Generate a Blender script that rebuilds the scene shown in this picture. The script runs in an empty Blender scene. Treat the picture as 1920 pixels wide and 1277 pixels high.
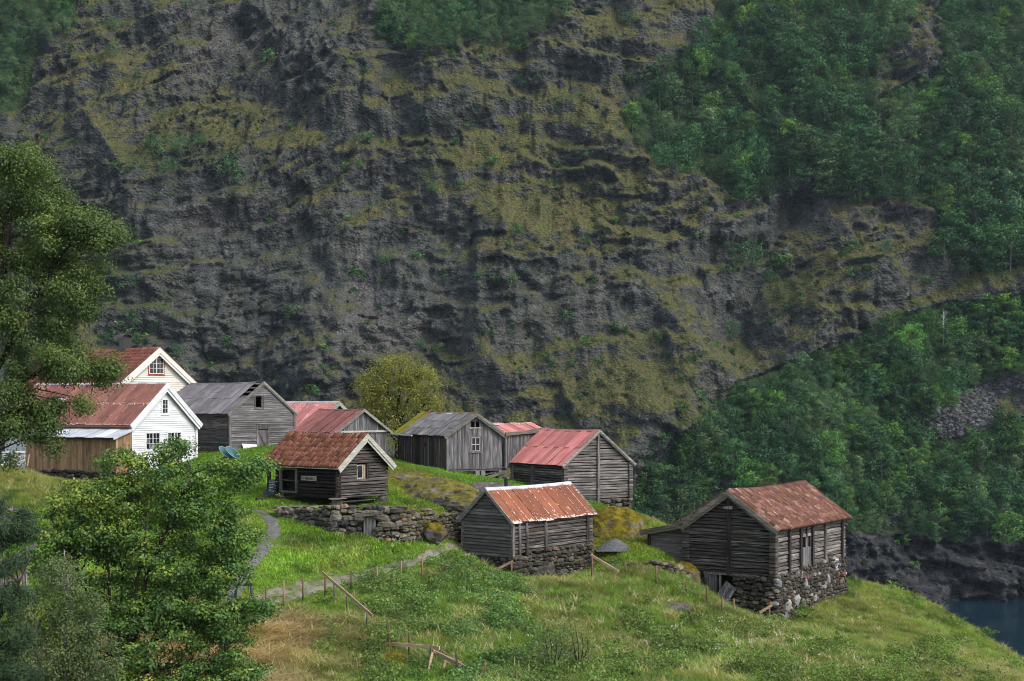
import bpy, bmesh, math, random
import numpy as np
from mathutils import Vector, Matrix
R = math.radians
random.seed(7); RNG = np.random.default_rng(7)
scene = bpy.context.scene
COL = scene.collection

# ------------------------------------------------------------------ camera, sky, sun, exposure
F, HY = 2600.0, 760.0            # focal length and eye level in pixels of a 1920 px wide picture
cam_d = bpy.data.cameras.new('camera'); cam = bpy.data.objects.new('camera', cam_d); COL.objects.link(cam)
cam.location = (0, 0, 0); cam.rotation_euler = (R(90), 0, 0)
cam_d.sensor_fit = 'HORIZONTAL'; cam_d.sensor_width = 36; cam_d.lens = F / 1920 * 36
cam_d.shift_y = (HY - 638.5) / 1920
cam_d.clip_start = .5; cam_d.clip_end = 6000
scene.camera = cam
SUN = Vector((.66, -.42, .80)).normalized()
w = bpy.data.worlds.new('World'); scene.world = w; w.use_nodes = True
wn = w.node_tree; bg = wn.nodes['Background']
sky = wn.nodes.new('ShaderNodeTexSky'); sky.sky_type = 'NISHITA'; sky.sun_disc = False
sky.sun_elevation = math.asin(SUN.z); sky.sun_rotation = math.atan2(SUN.x, SUN.y)
sky.air_density = 1.0; sky.dust_density = 3.0; sky.ozone_density = 1.0
hs = wn.nodes.new('ShaderNodeHueSaturation'); hs.inputs['Saturation'].default_value = .5      # veiled by cloud
wn.links.new(sky.outputs[0], hs.inputs['Color']); wn.links.new(hs.outputs[0], bg.inputs[0]); bg.inputs[1].default_value = .15
sl = bpy.data.lights.new('sun', 'SUN'); sl.energy = 1.0; sl.angle = R(20); sl.color = (1, .955, .89)
so = bpy.data.objects.new('sun', sl); COL.objects.link(so)
so.rotation_euler = SUN.to_track_quat('Z', 'Y').to_euler()
scene.view_settings.view_transform = 'Standard'; scene.view_settings.look = 'None'
scene.view_settings.exposure = .85; scene.view_settings.gamma = 1
scene.cycles.max_bounces = 6; scene.cycles.diffuse_bounces = 3; scene.cycles.transparent_max_bounces = 6
scene.cycles.volume_bounces = 0; scene.cycles.filter_width = 1.0; scene.cycles.use_denoising = True

def at(px, py, d): return Vector(((px - 960) / F * d, d, (HY - py) / F * d))

# ------------------------------------------------------------------ noise (numpy)
_perm = RNG.permutation(4096)
def _h(ix, iy, iz): return _perm[(_perm[(_perm[ix & 4095] + iy) & 4095] + iz) & 4095] / 4095.0
def vnoise(x, y, z=None):
    x = np.asarray(x, float); y = np.asarray(y, float)
    z = np.zeros_like(x) if z is None else np.asarray(z, float)
    ix, iy, iz = np.floor(x).astype(int), np.floor(y).astype(int), np.floor(z).astype(int)
    fx, fy, fz = x - ix, y - iy, z - iz
    fx, fy, fz = [t * t * t * (t * (t * 6 - 15) + 10) for t in (fx, fy, fz)]
    def lp(a, b, t): return a + (b - a) * t
    c = lambda i, j, k: _h(ix + i, iy + j, iz + k)
    if not fz.any():
        return 2 * lp(lp(c(0,0,0), c(1,0,0), fx), lp(c(0,1,0), c(1,1,0), fx), fy) - 1
    return 2 * lp(lp(lp(c(0,0,0), c(1,0,0), fx), lp(c(0,1,0), c(1,1,0), fx), fy),
                  lp(lp(c(0,0,1), c(1,0,1), fx), lp(c(0,1,1), c(1,1,1), fx), fy), fz) - 1
def fbm(x, y, z=None, o=4, g=.5):
    s = 0; a = 1; t = 0
    for i in range(o):
        k = 2.03 ** i
        s = s + a * vnoise(np.asarray(x) * k + 17.3 * i, np.asarray(y) * k + 9.1 * i, None if z is None else np.asarray(z) * k + 5.7 * i)
        t += a; a *= g
    return s / t
def ridged(x, y, o=4):
    s = 0; a = 1; t = 0
    for i in range(o):
        k = 2.1 ** i
        s = s + a * (1 - np.abs(vnoise(np.asarray(x) * k + 31.7 * i, np.asarray(y) * k + 3.3 * i)) * 2); t += a; a *= .5
    return s / t
def sig(t): return 1 / (1 + np.exp(-np.clip(t, -40, 40)))

# ------------------------------------------------------------------ material helpers
class NT:
    def __init__(s, name):
        s.m = bpy.data.materials.new(name); s.m.use_nodes = True; s.t = s.m.node_tree
        s.b = s.t.nodes['Principled BSDF']; s.out = s.t.nodes['Material Output']
    def n(s, k, **kw):
        x = s.t.nodes.new(k)
        for a, v in kw.items(): setattr(x, a, v)
        return x
    def put(s, v, sock):
        if isinstance(v, (int, float)): sock.default_value = v
        elif isinstance(v, (tuple, list)): sock.default_value = tuple(v) + ((1,) if len(v) == 3 and sock.type == 'RGBA' else ())
        else: s.t.links.new(v, sock)
    def obj(s): return s.n('ShaderNodeTexCoord').outputs['Object']
    def pos(s): return s.n('ShaderNodeNewGeometry').outputs['Position']
    def rnd(s): return s.n('ShaderNodeObjectInfo').outputs['Random']
    def attr(s, name, typ='GEOMETRY', out='Color'):
        a = s.n('ShaderNodeAttribute', attribute_name=name, attribute_type=typ); return a.outputs[out]
    def scale(s, v, sc):
        x = s.n('ShaderNodeVectorMath', operation='MULTIPLY'); s.put(v, x.inputs[0]); x.inputs[1].default_value = sc; return x.outputs[0]
    def addv(s, v, u):
        x = s.n('ShaderNodeVectorMath', operation='ADD'); s.put(v, x.inputs[0]); s.put(u, x.inputs[1]); return x.outputs[0]
    def noise(s, v, sc, det=4, rough=.55, dist=0):
        x = s.n('ShaderNodeTexNoise'); s.put(v, x.inputs['Vector']); x.inputs['Scale'].default_value = sc
        x.inputs['Detail'].default_value = det; x.inputs['Roughness'].default_value = rough; x.inputs['Distortion'].default_value = dist
        return x.outputs['Fac']
    def voro(s, v, sc, feat='F1', out='Distance'):
        x = s.n('ShaderNodeTexVoronoi', feature=feat); s.put(v, x.inputs['Vector']); x.inputs['Scale'].default_value = sc; return x.outputs[out]
    def ramp(s, f, stops):
        x = s.n('ShaderNodeValToRGB'); s.put(f, x.inputs[0]); e = x.color_ramp.elements
        while len(e) < len(stops): e.new(.5)
        for i, (p, c) in enumerate(stops):
            e[i].position = p; e[i].color = tuple(c) + (1,) if not isinstance(c, (int, float)) else (c, c, c, 1)
        return x.outputs[0]
    def mix(s, f, a, b, bt='MIX'):
        x = s.n('ShaderNodeMix', data_type='RGBA', blend_type=bt); s.put(f, x.inputs[0]); s.put(a, x.inputs[6]); s.put(b, x.inputs[7]); return x.outputs[2]
    def math(s, op, a, b=0, c=0):
        x = s.n('ShaderNodeMath', operation=op); s.put(a, x.inputs[0]); s.put(b, x.inputs[1]); s.put(c, x.inputs[2]); return x.outputs[0]
    def mr(s, f, a, b, c=0, d=1):
        x = s.n('ShaderNodeMapRange'); s.put(f, x.inputs[0]); x.inputs[1].default_value = a; x.inputs[2].default_value = b
        x.inputs[3].default_value = c; x.inputs[4].default_value = d; return x.outputs[0]
    def bump(s, h, st=.5, d=.02):
        x = s.n('ShaderNodeBump'); s.put(h, x.inputs['Height']); x.inputs['Strength'].default_value = st; x.inputs['Distance'].default_value = d
        s.t.links.new(x.outputs[0], s.b.inputs['Normal']); return x.outputs[0]
    def done(s, col, rough=.85, spec=.25, metal=0):
        s.put(col, s.b.inputs['Base Color']); s.put(rough, s.b.inputs['Roughness'])
        s.b.inputs['Specular IOR Level'].default_value = spec; s.put(metal, s.b.inputs['Metallic']); return s.m

def wood(name, dark, mid, light, axis='h', warm=None, warm_amt=.3, rough=.8, lo=.33, hi=.68):
    t = NT(name); r = t.rnd(); o = t.obj()
    off = t.n('ShaderNodeCombineXYZ'); r10 = t.math('MULTIPLY', r, 43.0)
    for i in range(3): t.put(r10, off.inputs[i])
    v = t.addv(o, off.outputs[0])
    sc = (.55, .55, 11) if axis == 'h' else (11, 11, .45)
    g = t.noise(t.scale(v, sc), 1.6, 7, .62, .25)
    base = t.ramp(g, [(lo, dark), (.5, mid), (hi, light)])
    pat = t.noise(v, .9, 3)
    base = t.mix(t.mr(pat, .35, .7, 0, .55), base, dark)
    if warm: base = t.mix(t.math('MULTIPLY', t.mr(t.noise(t.scale(v, (.5, .5, 1.2)), 1.1, 3), .5, .72), warm_amt), base, warm)
    base = t.mix(1.0, base, t.ramp(r, [(0, .62), (1, 1.25)]), 'MULTIPLY')
    t.bump(g, .9, .03)
    return t.done(base, rough, .2)
def paint(name, col, dirt=.1):
    t = NT(name); o = t.obj()
    d = t.noise(t.scale(o, (1, 1, 2.5)), 1.7, 6)
    c = t.mix(t.mr(d, .45, .75, 0, dirt * 4), col, tuple(x * .72 for x in col))
    c = t.mix(1, c, t.ramp(t.rnd(), [(0, .93), (1, 1.05)]), 'MULTIPLY')
    t.bump(t.noise(t.scale(o, (1, 1, 9)), 4, 3), .15, .01)
    return t.done(c, .55, .35)

M = {}
M['log_dark'] = wood('dark_log', (.016, .015, .014), (.075, .069, .065), (.22, .208, .2), 'h', (.10, .05, .025), .35)
M['log_black'] = wood('black_brown_log', (.004, .004, .004), (.014, .012, .011), (.05, .044, .04), 'h', (.06, .03, .016), .4)  # black-brown logs, much darker than those of the storehouse gable
M['log_grey'] = wood('silver_log', (.04, .036, .034), (.18, .168, .162), (.4, .385, .38), 'h', (.17, .11, .075), .4)
M['log_mid'] = wood('weathered_log', (.02, .018, .017), (.11, .1, .095), (.3, .28, .272), 'h', (.12, .065, .035), .45)
M['clap_dark'] = wood('dark_clapboard', (.05, .047, .045), (.11, .105, .1), (.2, .195, .19), 'h')
M['clap_grey'] = wood('grey_clapboard', (.06, .057, .058), (.15, .145, .146), (.29, .285, .29), 'h')
M['board_grey'] = wood('grey_upright_board', (.035, .033, .035), (.14, .137, .145), (.31, .305, .32), 'v')
M['board_burnt'] = wood('stained_upright_board', (.016, .012, .01), (.07, .055, .047), (.24, .21, .2), 'v', (.26, .11, .04), .8)
M['board_tan'] = wood('new_pine_board', (.14, .082, .045), (.31, .20, .115), (.47, .33, .21), 'v', (.36, .2, .1), .5)
M['post'] = wood('grey_post', (.04, .037, .036), (.14, .13, .126), (.30, .285, .275), 'v')
M['post_dark'] = wood('dark_post', (.008, .007, .007), (.03, .027, .026), (.09, .084, .08), 'v')
M['rake'] = wood('grey_barge_board', (.09, .088, .08), (.22, .215, .19), (.36, .355, .32), 'h')
M['rake_pale'] = wood('pale_barge_board', (.22, .22, .20), (.36, .36, .32), (.5, .5, .46), 'h')
M['rake_brown'] = wood('brown_grey_barge_board', (.07, .065, .052), (.16, .15, .125), (.27, .255, .22), 'h')
M['stake'] = wood('brown_stake', (.10, .06, .035), (.2, .125, .075), (.3, .2, .13), 'v')
M['stake_grey'] = wood('grey_stake', (.05, .045, .04), (.12, .11, .1), (.22, .2, .185), 'v')
M['rail'] = wood('new_rail', (.32, .22, .14), (.5, .37, .25), (.66, .52, .38), 'h')
M['white'] = paint('white_paint', (.61, .63, .655), .12)
M['cream'] = paint('cream_paint', (.58, .565, .5), .1)
M['creamtrim'] = paint('cream_trim_paint', (.66, .655, .6), .06)
M['redpaint'] = paint('red_paint', (.25, .03, .025), .1)
def flat(name, col, rough=.6, spec=.3, metal=0, bump=None):
    t = NT(name); n_ = t.noise(t.obj(), 6, 4)
    c = t.mix(t.mr(n_, .3, .7), tuple(x * .8 for x in col), tuple(min(1, x * 1.15) for x in col))
    if bump: t.bump(t.noise(t.obj(), bump, 4), .5, .02)
    return t.done(c, rough, spec, metal)
M['black_metal'] = flat('black_metal', (.012, .012, .014), .35, .5)
M['brick'] = flat('brick_red', (.16, .06, .045), .9)
M['dark'] = flat('inside_shade', (.006, .006, .006), .95, .05)  # near-black, shade of unlit interiors painted on floors and backing plates
M['deck'] = wood('roof_deck', (.012, .011, .01), (.03, .027, .025), (.06, .055, .05), 'h')
M['teal'] = flat('teal_plastic', (.05, .13, .16), .45, .4)
M['teal_rim'] = flat('pale_teal_tube', (.2, .34, .36), .45, .4)
M['darkgreen'] = flat('dark_green_paint', (.008, .028, .03), .5)
M['chalk'] = flat('chalkboard', (.025, .032, .05), .6)
M['chalkline'] = flat('chalk_writing', (.42, .46, .55), .9)
M['signboard'] = wood('pale_signboard', (.2, .19, .17), (.32, .31, .28), (.42, .41, .38), 'h')
M['letter'] = flat('dark_letter', (.012, .011, .01), .8)
M['log_end'] = flat('cut_log_end', (.46, .22, .10), .8)
M['terracotta'] = flat('terracotta', (.10, .045, .03), .9)
M['plaster'] = flat('grey_concrete', (.2, .2, .19), .9, bump=20)
M['wire'] = flat('grey_wire', (.16, .16, .15), .5, .5)
def glass():
    t = NT('window_glass'); return t.done((.012, .014, .018), .08, .6)
M['glass'] = glass()
M['curtain'] = flat('dim_curtain', (.11, .10, .12), .9)

def sheet(name, c1, c2, flake=None, flake_amt=.5, rough=.7, streak=.5, moss=None):
    t = NT(name); o = t.obj(); r = t.rnd()
    off = t.n('ShaderNodeCombineXYZ'); k = t.math('MULTIPLY', r, 31.0)
    for i in range(3): t.put(k, off.inputs[i])
    v = t.addv(o, off.outputs[0])
    n1 = t.noise(v, 1.1, 6, .6)
    c = t.mix(t.mr(n1, .35, .65), c1, c2)
    n2 = t.noise(t.scale(v, (.5, 6, .5)), 2.2, 5, .65)
    c = t.mix(t.math('MULTIPLY', t.mr(n2, .44, .62), streak), c, tuple(x * .55 for x in c1))
    c = t.mix(1, c, t.ramp(r, [(0, .72), (1, 1.22)]), 'MULTIPLY')
    if flake:
        uv = t.attr('edge', out='Fac')
        n3 = t.noise(v, 5.5, 6, .7)
        m = t.math('GREATER_THAN', t.math('ADD', n3, t.math('MULTIPLY', uv, .27)), 1 - flake_amt)
        c = t.mix(m, c, flake)
    if moss:
        n4 = t.noise(o, 2.6, 5); mm = t.attr('moss', out='Fac')
        c = t.mix(t.mr(t.math('ADD', n4, mm), .95, 1.15), c, moss)
    t.bump(t.noise(v, 9, 4), .2, .01)
    return t.done(c, rough, .3)
M['sheet_rust'] = sheet('rusted_sheet', (.2, .066, .034), (.27, .095, .049), (.6, .5, .45), .29)
M['sheet_rustdark'] = sheet('dark_rust_sheet', (.2, .085, .072), (.29, .125, .092), (.5, .4, .3), .26)
M['sheet_red'] = sheet('faded_red_sheet', (.43, .145, .135), (.54, .21, .195), (.6, .36, .33), .2, streak=.22)
M['sheet_pink'] = sheet('pale_red_sheet', (.44, .16, .15), (.52, .22, .21), (.7, .5, .48), .3, streak=.4)
M['sheet_brown'] = sheet('brown_red_sheet', (.18, .066, .06), (.29, .12, .105), (.34, .22, .2), .2, streak=.55)
M['sheet_grey'] = sheet('grey_fibre_sheet', (.13, .125, .135), (.21, .2, .215), None, streak=.6, rough=.9)
M['sheet_slate'] = sheet('weathered_grey_sheet', (.11, .108, .112), (.25, .245, .25), None, streak=.5, rough=.9, moss=(.17, .155, .012))
M['sheet_zinc'] = sheet('pale_zinc_sheet', (.42, .45, .5), (.55, .58, .62), None, rough=.5)
M['cap_white'] = sheet('white_ridge_cap', (.46, .48, .52), (.6, .62, .65), None, streak=.2, rough=.6)
def tiles(name, stops):
    t = NT(name); c = t.ramp(t.attr('tint', out='Fac'), stops); o = t.obj()
    c = t.mix(t.mr(t.noise(o, 7, 5), .42, .68, 0, .7), c, (.07, .035, .028))
    c = t.mix(t.math('MULTIPLY', t.mr(t.noise(o, 1.6, 5), .58, .7), .55), c, (.18, .12, .03))
    t.bump(t.noise(o, 25, 3), .4, .01)
    return t.done(c, .85, .2)
M['tile_red'] = tiles('orange_pantile', [(0, (.06, .028, .022)), (.35, (.17, .065, .042)), (.7, (.26, .105, .066)), (.93, (.33, .18, .12)), (1, (.42, .3, .23))])
M['tile_old'] = tiles('old_pantile', [(0, (.055, .034, .03)), (.3, (.13, .062, .047)), (.6, (.195, .09, .065)), (.85, (.28, .165, .13)), (1, (.42, .33, .29))])
M['tile_house'] = tiles('house_pantile', [(0, (.12, .05, .04)), (.5, (.24, .09, .065)), (1, (.33, .14, .10))])

def stone_mat(name, stops, lichen=.25, moss=.0):
    t = NT(name); o = t.obj(); r = t.rnd()
    c = t.ramp(r, stops)
    n1 = t.noise(t.pos(), 3.5, 6, .65)
    c = t.mix(1, c, t.ramp(n1, [(.25, .45), (.5, .95), (.75, 1.45)]), 'MULTIPLY')
    c = t.mix(t.math('MULTIPLY', t.mr(t.noise(t.pos(), 7, 4), .58, .7), lichen), c, (.3, .3, .28))
    if moss:
        nz = t.n('ShaderNodeSeparateXYZ'); t.put(t.n('ShaderNodeNewGeometry').outputs['Normal'], nz.inputs[0])
        k = t.math('ADD', t.math('MULTIPLY', nz.outputs[2], .35), t.noise(t.pos(), 1.7, 5))
        c = t.mix(t.mr(k, .66, .82, 0, moss), c, (.12, .11, .015))
    t.bump(t.noise(t.pos(), 14, 6, .7), .8, .04)
    return t.done(c, .95, .15)
G3 = [(0, (.035, .034, .036)), (.35, (.075, .07, .066)), (.62, (.12, .108, .096)), (.85, (.17, .15, .13)), (.95, (.24, .22, .2)), (1, (.26, .15, .085))]
M['stone'] = stone_mat('fieldstone', G3, .3, .25)
M['stone_moss'] = stone_mat('mossy_fieldstone', G3, .2, .8)
M['stone_dark'] = stone_mat('dark_fieldstone', [(0, (.022, .022, .023)), (.5, (.05, .047, .045)), (.8, (.085, .078, .072)), (.93, (.15, .14, .13)), (1, (.2, .1, .05))], .2, .3)
M['stone_pale'] = stone_mat('pale_quartz_stone', [(0, (.13, .13, .135)), (.6, (.21, .21, .218)), (1, (.3, .29, .28))], .2)
M['rubble'] = stone_mat('rubble_core', [(0, (.02, .019, .018)), (1, (.03, .028, .026))], .1)

def leaf_mat(name, c0, c1, c2, inst=False, trans=.25, rough=.55, spec=.3):
    t = NT(name)
    tint = t.attr('tint', out='Fac')
    c = t.ramp(tint, [(0, c0), (.5, c1), (1, c2)])
    r = t.rnd() if not inst else None
    if inst:
        c = t.mix(1, c, t.attr('gcol', 'INSTANCER'), 'MULTIPLY')
    else:
        oc = t.n('ShaderNodeObjectInfo').outputs['Color']
        c = t.mix(1, c, oc, 'MULTIPLY')
    t.put(c, t.b.inputs['Base Color']); t.b.inputs['Roughness'].default_value = rough; t.b.inputs['Specular IOR Level'].default_value = spec
    tr = t.n('ShaderNodeBsdfTranslucent'); t.put(t.mix(1, c, (1.25, 1.3, .6), 'MULTIPLY'), tr.inputs[0])
    ms = t.n('ShaderNodeMixShader'); ms.inputs[0].default_value = trans
    t.t.links.new(t.b.outputs[0], ms.inputs[1]); t.t.links.new(tr.outputs[0], ms.inputs[2]); t.t.links.new(ms.outputs[0], t.out.inputs[0])
    return t.m
M['birch_leaf'] = leaf_mat('birch_leaf', (.042, .076, .022), (.09, .145, .036), (.2, .26, .055))
M['elm_leaf'] = leaf_mat('elm_leaf', (.036, .088, .022), (.09, .185, .04), (.3, .35, .05), spec=.35)
M['sapling_leaf'] = leaf_mat('sapling_leaf', (.055, .09, .034), (.105, .155, .055), (.2, .25, .09))
M['pine_leaf'] = leaf_mat('pine_needle', (.03, .055, .03), (.05, .088, .045), (.075, .12, .06), trans=.05, spec=.05, rough=.9)
M['rowan_leaf'] = leaf_mat('rowan_leaf', (.10, .112, .025), (.2, .215, .042), (.33, .33, .055))
M['far_leaf'] = leaf_mat('far_leaf', (.022, .06, .026), (.06, .14, .05), (.125, .235, .075), trans=.15)
M['far_leaf_i'] = leaf_mat('far_leaf_cover', (.022, .06, .026), (.06, .14, .05), (.125, .235, .075), inst=True, trans=.15)
M['grass_i'] = leaf_mat('grass_blade', (.6, .6, .5), (1, 1, 1), (1.45, 1.4, 1.2), inst=True, trans=.35, spec=.15)
M['flower'] = flat('white_petal', (.62, .6, .46), .8)
def bark(name, a, b):
    t = NT(name); n_ = t.noise(t.scale(t.obj(), (2, 2, .6)), 4, 5)
    t.bump(n_, .6, .03); return t.done(t.mix(t.mr(n_, .35, .65), a, b), .9, .15)
M['bark'] = bark('dark_bark', (.014, .011, .009), (.05, .042, .035))
M['bark_birch'] = bark('birch_bark', (.05, .045, .04), (.3, .28, .26))
M['bark_far'] = bark('grey_bark', (.06, .056, .05), (.2, .19, .18))
M['bark_dead'] = bark('bleached_dead_wood', (.3, .28, .26), (.5, .48, .46))

# ------------------------------------------------------------------ mesh helpers
class MB:
    def __init__(s): s.v = []; s.f = []; s.at = {}
    def hexa(s, p):      # 8 points: bottom loop then top loop
        b = len(s.v); s.v += [tuple(q) for q in p]
        s.f += [tuple(b + i for i in q) for q in ((3,2,1,0),(4,5,6,7),(0,1,5,4),(1,2,6,5),(2,3,7,6),(3,0,4,7))]; return s
    def box(s, x0, x1, y0, y1, z0, z1):
        return s.hexa([(x0,y0,z0),(x1,y0,z0),(x1,y1,z0),(x0,y1,z0),(x0,y0,z1),(x1,y0,z1),(x1,y1,z1),(x0,y1,z1)])
    def beam(s, p, q, wd, ht, up=(0,0,1)):
        p, q, up = Vector(p), Vector(q), Vector(up); d = (q - p).normalized(); sd = d.cross(up)
        if sd.length < 1e-4: sd = d.cross(Vector((0,1,0)))
        sd.normalize(); u = sd.cross(d).normalized(); a = sd * wd / 2; b = u * ht / 2
        return s.hexa([p-a-b, p+a-b, q+a-b, q-a-b, p-a+b, p+a+b, q+a+b, q-a+b])
    def tube(s, pts, rad, n=6, cap=True):
        pts = [Vector(p) for p in pts]; b0 = len(s.v); prev = None
        for i, p in enumerate(pts):
            d = (pts[min(i+1, len(pts)-1)] - pts[max(i-1, 0)]).normalized()
            x = d.cross(Vector((0,0,1)) if abs(d.z) < .95 else Vector((0,1,0))).normalized(); y = d.cross(x)
            r = rad[i] if hasattr(rad, '__len__') else rad
            for k in range(n):
                a = 2*math.pi*k/n; s.v.append(tuple(p + (x*math.cos(a) + y*math.sin(a))*r))
        for i in range(len(pts)-1):
            for k in range(n):
                a = b0 + i*n + k; c = b0 + i*n + (k+1) % n; s.f.append((a, c, c+n, a+n))
        if cap:
            s.f.append(tuple(b0 + n - 1 - k for k in range(n))); e = b0 + (len(pts)-1)*n; s.f.append(tuple(e + k for k in range(n)))
        return s
    def quad(s, *p):
        b = len(s.v); s.v += [tuple(q) for q in p]; s.f.append(tuple(range(b, b+len(p)))); return s
    def build(s, name, mat, parent=None, smooth=False, edge=None):
        me = bpy.data.meshes.new(name); me.from_pydata(s.v, [], s.f); me.update()
        if smooth: me.polygons.foreach_set('use_smooth', [True]*len(me.polygons))
        if mat: me.materials.append(mat)
        for k, arr in s.at.items():
            a = me.attributes.new(k, 'FLOAT', 'POINT'); a.data.foreach_set('value', np.asarray(arr, dtype=np.float32))
        o = bpy.data.objects.new(name, me); COL.objects.link(o)
        if parent: o.parent = parent
        return o
def tag(o, label=None, cat=None, group=None, kind=None):
    for k, v in (('label', label), ('category', cat), ('group', group), ('kind', kind)):
        if v: o[k] = v
    return o
def thing(name, label, cat, loc=(0,0,0), rz=0, group=None):
    o = bpy.data.objects.new(name, None); COL.objects.link(o); o.location = loc; o.rotation_euler = (0,0,rz); o.empty_display_size = .3
    return tag(o, label, cat, group)
def npmesh(name, verts, faces, mat, smooth=True, attrs=None):
    me = bpy.data.meshes.new(name); nv, nf = len(verts), len(faces); k = faces.shape[1]
    me.vertices.add(nv); me.vertices.foreach_set('co', np.asarray(verts, np.float32).ravel())
    me.loops.add(nf*k); me.loops.foreach_set('vertex_index', faces.astype(np.int32).ravel())
    me.polygons.add(nf); me.polygons.foreach_set('loop_start', np.arange(0, nf*k, k, dtype=np.int32))
    try: me.polygons.foreach_set('loop_total', np.full(nf, k, dtype=np.int32))
    except Exception: pass
    if smooth: me.polygons.foreach_set('use_smooth', np.ones(nf, bool))
    me.update(calc_edges=True)
    for n_, (typ, arr) in (attrs or {}).items():
        a = me.attributes.new(n_, typ, 'POINT')
        a.data.foreach_set('color' if typ == 'FLOAT_COLOR' else 'value', np.asarray(arr, np.float32).ravel())
    if mat: me.materials.append(mat)
    return me
def link(me, name=None, parent=None):
    o = bpy.data.objects.new(name or me.name, me); COL.objects.link(o)
    if parent: o.parent = parent
    return o
def gridfaces(nx, ny):
    i = np.arange(nx-1)[:, None]*ny + np.arange(ny-1)[None, :]
    return np.stack([i, i+ny, i+ny+1, i+1], -1).reshape(-1, 4)
def scatter(name, pts, rot, scl, idx, col, protos):
    """geometry-node instances of small plants, stored as one object"""
    n = len(pts); me = bpy.data.meshes.new(name); me.vertices.add(n); me.vertices.foreach_set('co', np.asarray(pts, np.float32).ravel())
    for k, typ, arr, f in (('rot', 'FLOAT_VECTOR', rot, 'vector'), ('scl', 'FLOAT_VECTOR', scl, 'vector'), ('idx', 'INT', idx, 'value'), ('gcol', 'FLOAT_COLOR', np.c_[col, np.ones(n)], 'color')):
        a = me.attributes.new(k, typ, 'POINT'); a.data.foreach_set(f, np.asarray(arr, np.int32 if typ == 'INT' else np.float32).ravel())
    o = link(me, name)
    c = bpy.data.collections.new(name + '_protos')
    for i, p in enumerate(protos):
        q = bpy.data.objects.new('%s_p%02d' % (name, i), p); c.objects.link(q)
    g = bpy.data.node_groups.new(name, 'GeometryNodeTree')
    g.interface.new_socket('Geometry', in_out='INPUT', socket_type='NodeSocketGeometry'); g.interface.new_socket('Geometry', in_out='OUTPUT', socket_type='NodeSocketGeometry')
    gi, go = g.nodes.new('NodeGroupInput'), g.nodes.new('NodeGroupOutput')
    iop = g.nodes.new('GeometryNodeInstanceOnPoints'); ci = g.nodes.new('GeometryNodeCollectionInfo')
    ci.inputs['Collection'].default_value = c; ci.inputs['Separate Children'].default_value = True; ci.inputs['Reset Children'].default_value = True
    def na(k, typ):
        x = g.nodes.new('GeometryNodeInputNamedAttribute'); x.data_type = typ; x.inputs['Name'].default_value = k; return [s_ for s_ in x.outputs if s_.enabled][0]
    e = g.nodes.new('FunctionNodeEulerToRotation'); L = g.links.new
    L(gi.outputs[0], iop.inputs['Points']); L(ci.outputs[0], iop.inputs['Instance']); iop.inputs['Pick Instance'].default_value = True
    L(na('idx', 'INT'), iop.inputs['Instance Index']); L(na('rot', 'FLOAT_VECTOR'), e.inputs[0]); L(e.outputs[0], iop.inputs['Rotation'])
    L(na('scl', 'FLOAT_VECTOR'), iop.inputs['Scale']); L(iop.outputs[0], go.inputs[0])
    md = o.modifiers.new('scatter', 'NODES'); md.node_group = g
    return o

# ------------------------------------------------------------------ the far mountainside
WZ = -65.4                                   # fjord level
def inpoly(px, py, poly):
    inside = np.zeros(np.shape(px), bool); n = len(poly); j = n - 1
    for i in range(n):
        (xi, yi), (xj, yj) = poly[i], poly[j]
        c = ((yi > py) != (yj > py)) & (px < (xj - xi) * (py - yi) / (yj - yi + 1e-9) + xi)
        inside ^= c; j = i
    return inside
FOREST = [
    [(1385,-60),(1330,60),(1240,130),(1165,205),(1178,262),(1240,300),(1350,325),(1400,362),(1560,352),(1640,362),(1740,372),(1778,410),(1762,455),(1790,492),(1860,500),(1990,470),(1990,-60),(1780,-60),(1770,60),(1745,130),(1640,190),(1655,120),(1720,30),(1730,-60)],
    [(1990,552),(1880,548),(1790,566),(1700,602),(1610,640),(1500,690),(1395,725),(1365,775),(1250,832),(1195,880),(1150,985),(1250,985),(1330,925),(1400,905),(1500,890),(1590,960),(1600,985),(1700,992),(1760,1000),(1990,1010),(1990,780),(1905,800),(1870,720),(1990,650)],
    [(712,35),(740,-60),(1090,-60),(1060,10),(1000,45),(980,75),(870,70),(800,82),(730,84)],
    [(-60,-60),(155,-60),(145,20),(75,70),(40,110),(20,190),(-60,240)],
]
SCREE = [(1738,800),(1752,770),(1800,735),(1850,705),(1925,680),(1960,720),(1895,730),(1868,760),(1850,800),(1800,815),(1760,818)]
mx = np.arange(-330, 345, .74); mz = np.arange(-72, 236, .74)
X, Z = np.meshgrid(mx, mz, indexing='ij')
Dn = 450 + .75 * (Z + 65)
PX = 960 + F * X / Dn; PY = HY - F * Z / Dn
def ga(cx, cy, sx, sy): return np.exp(-((PX - cx)/sx)**2 - ((PY - cy)/sy)**2)
wx = fbm(X/45, Z/45, o=3) ; wz = fbm(X/38 + 40, Z/38, o=3)
Yb = 450 + .75 * (Z + 65)
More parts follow.
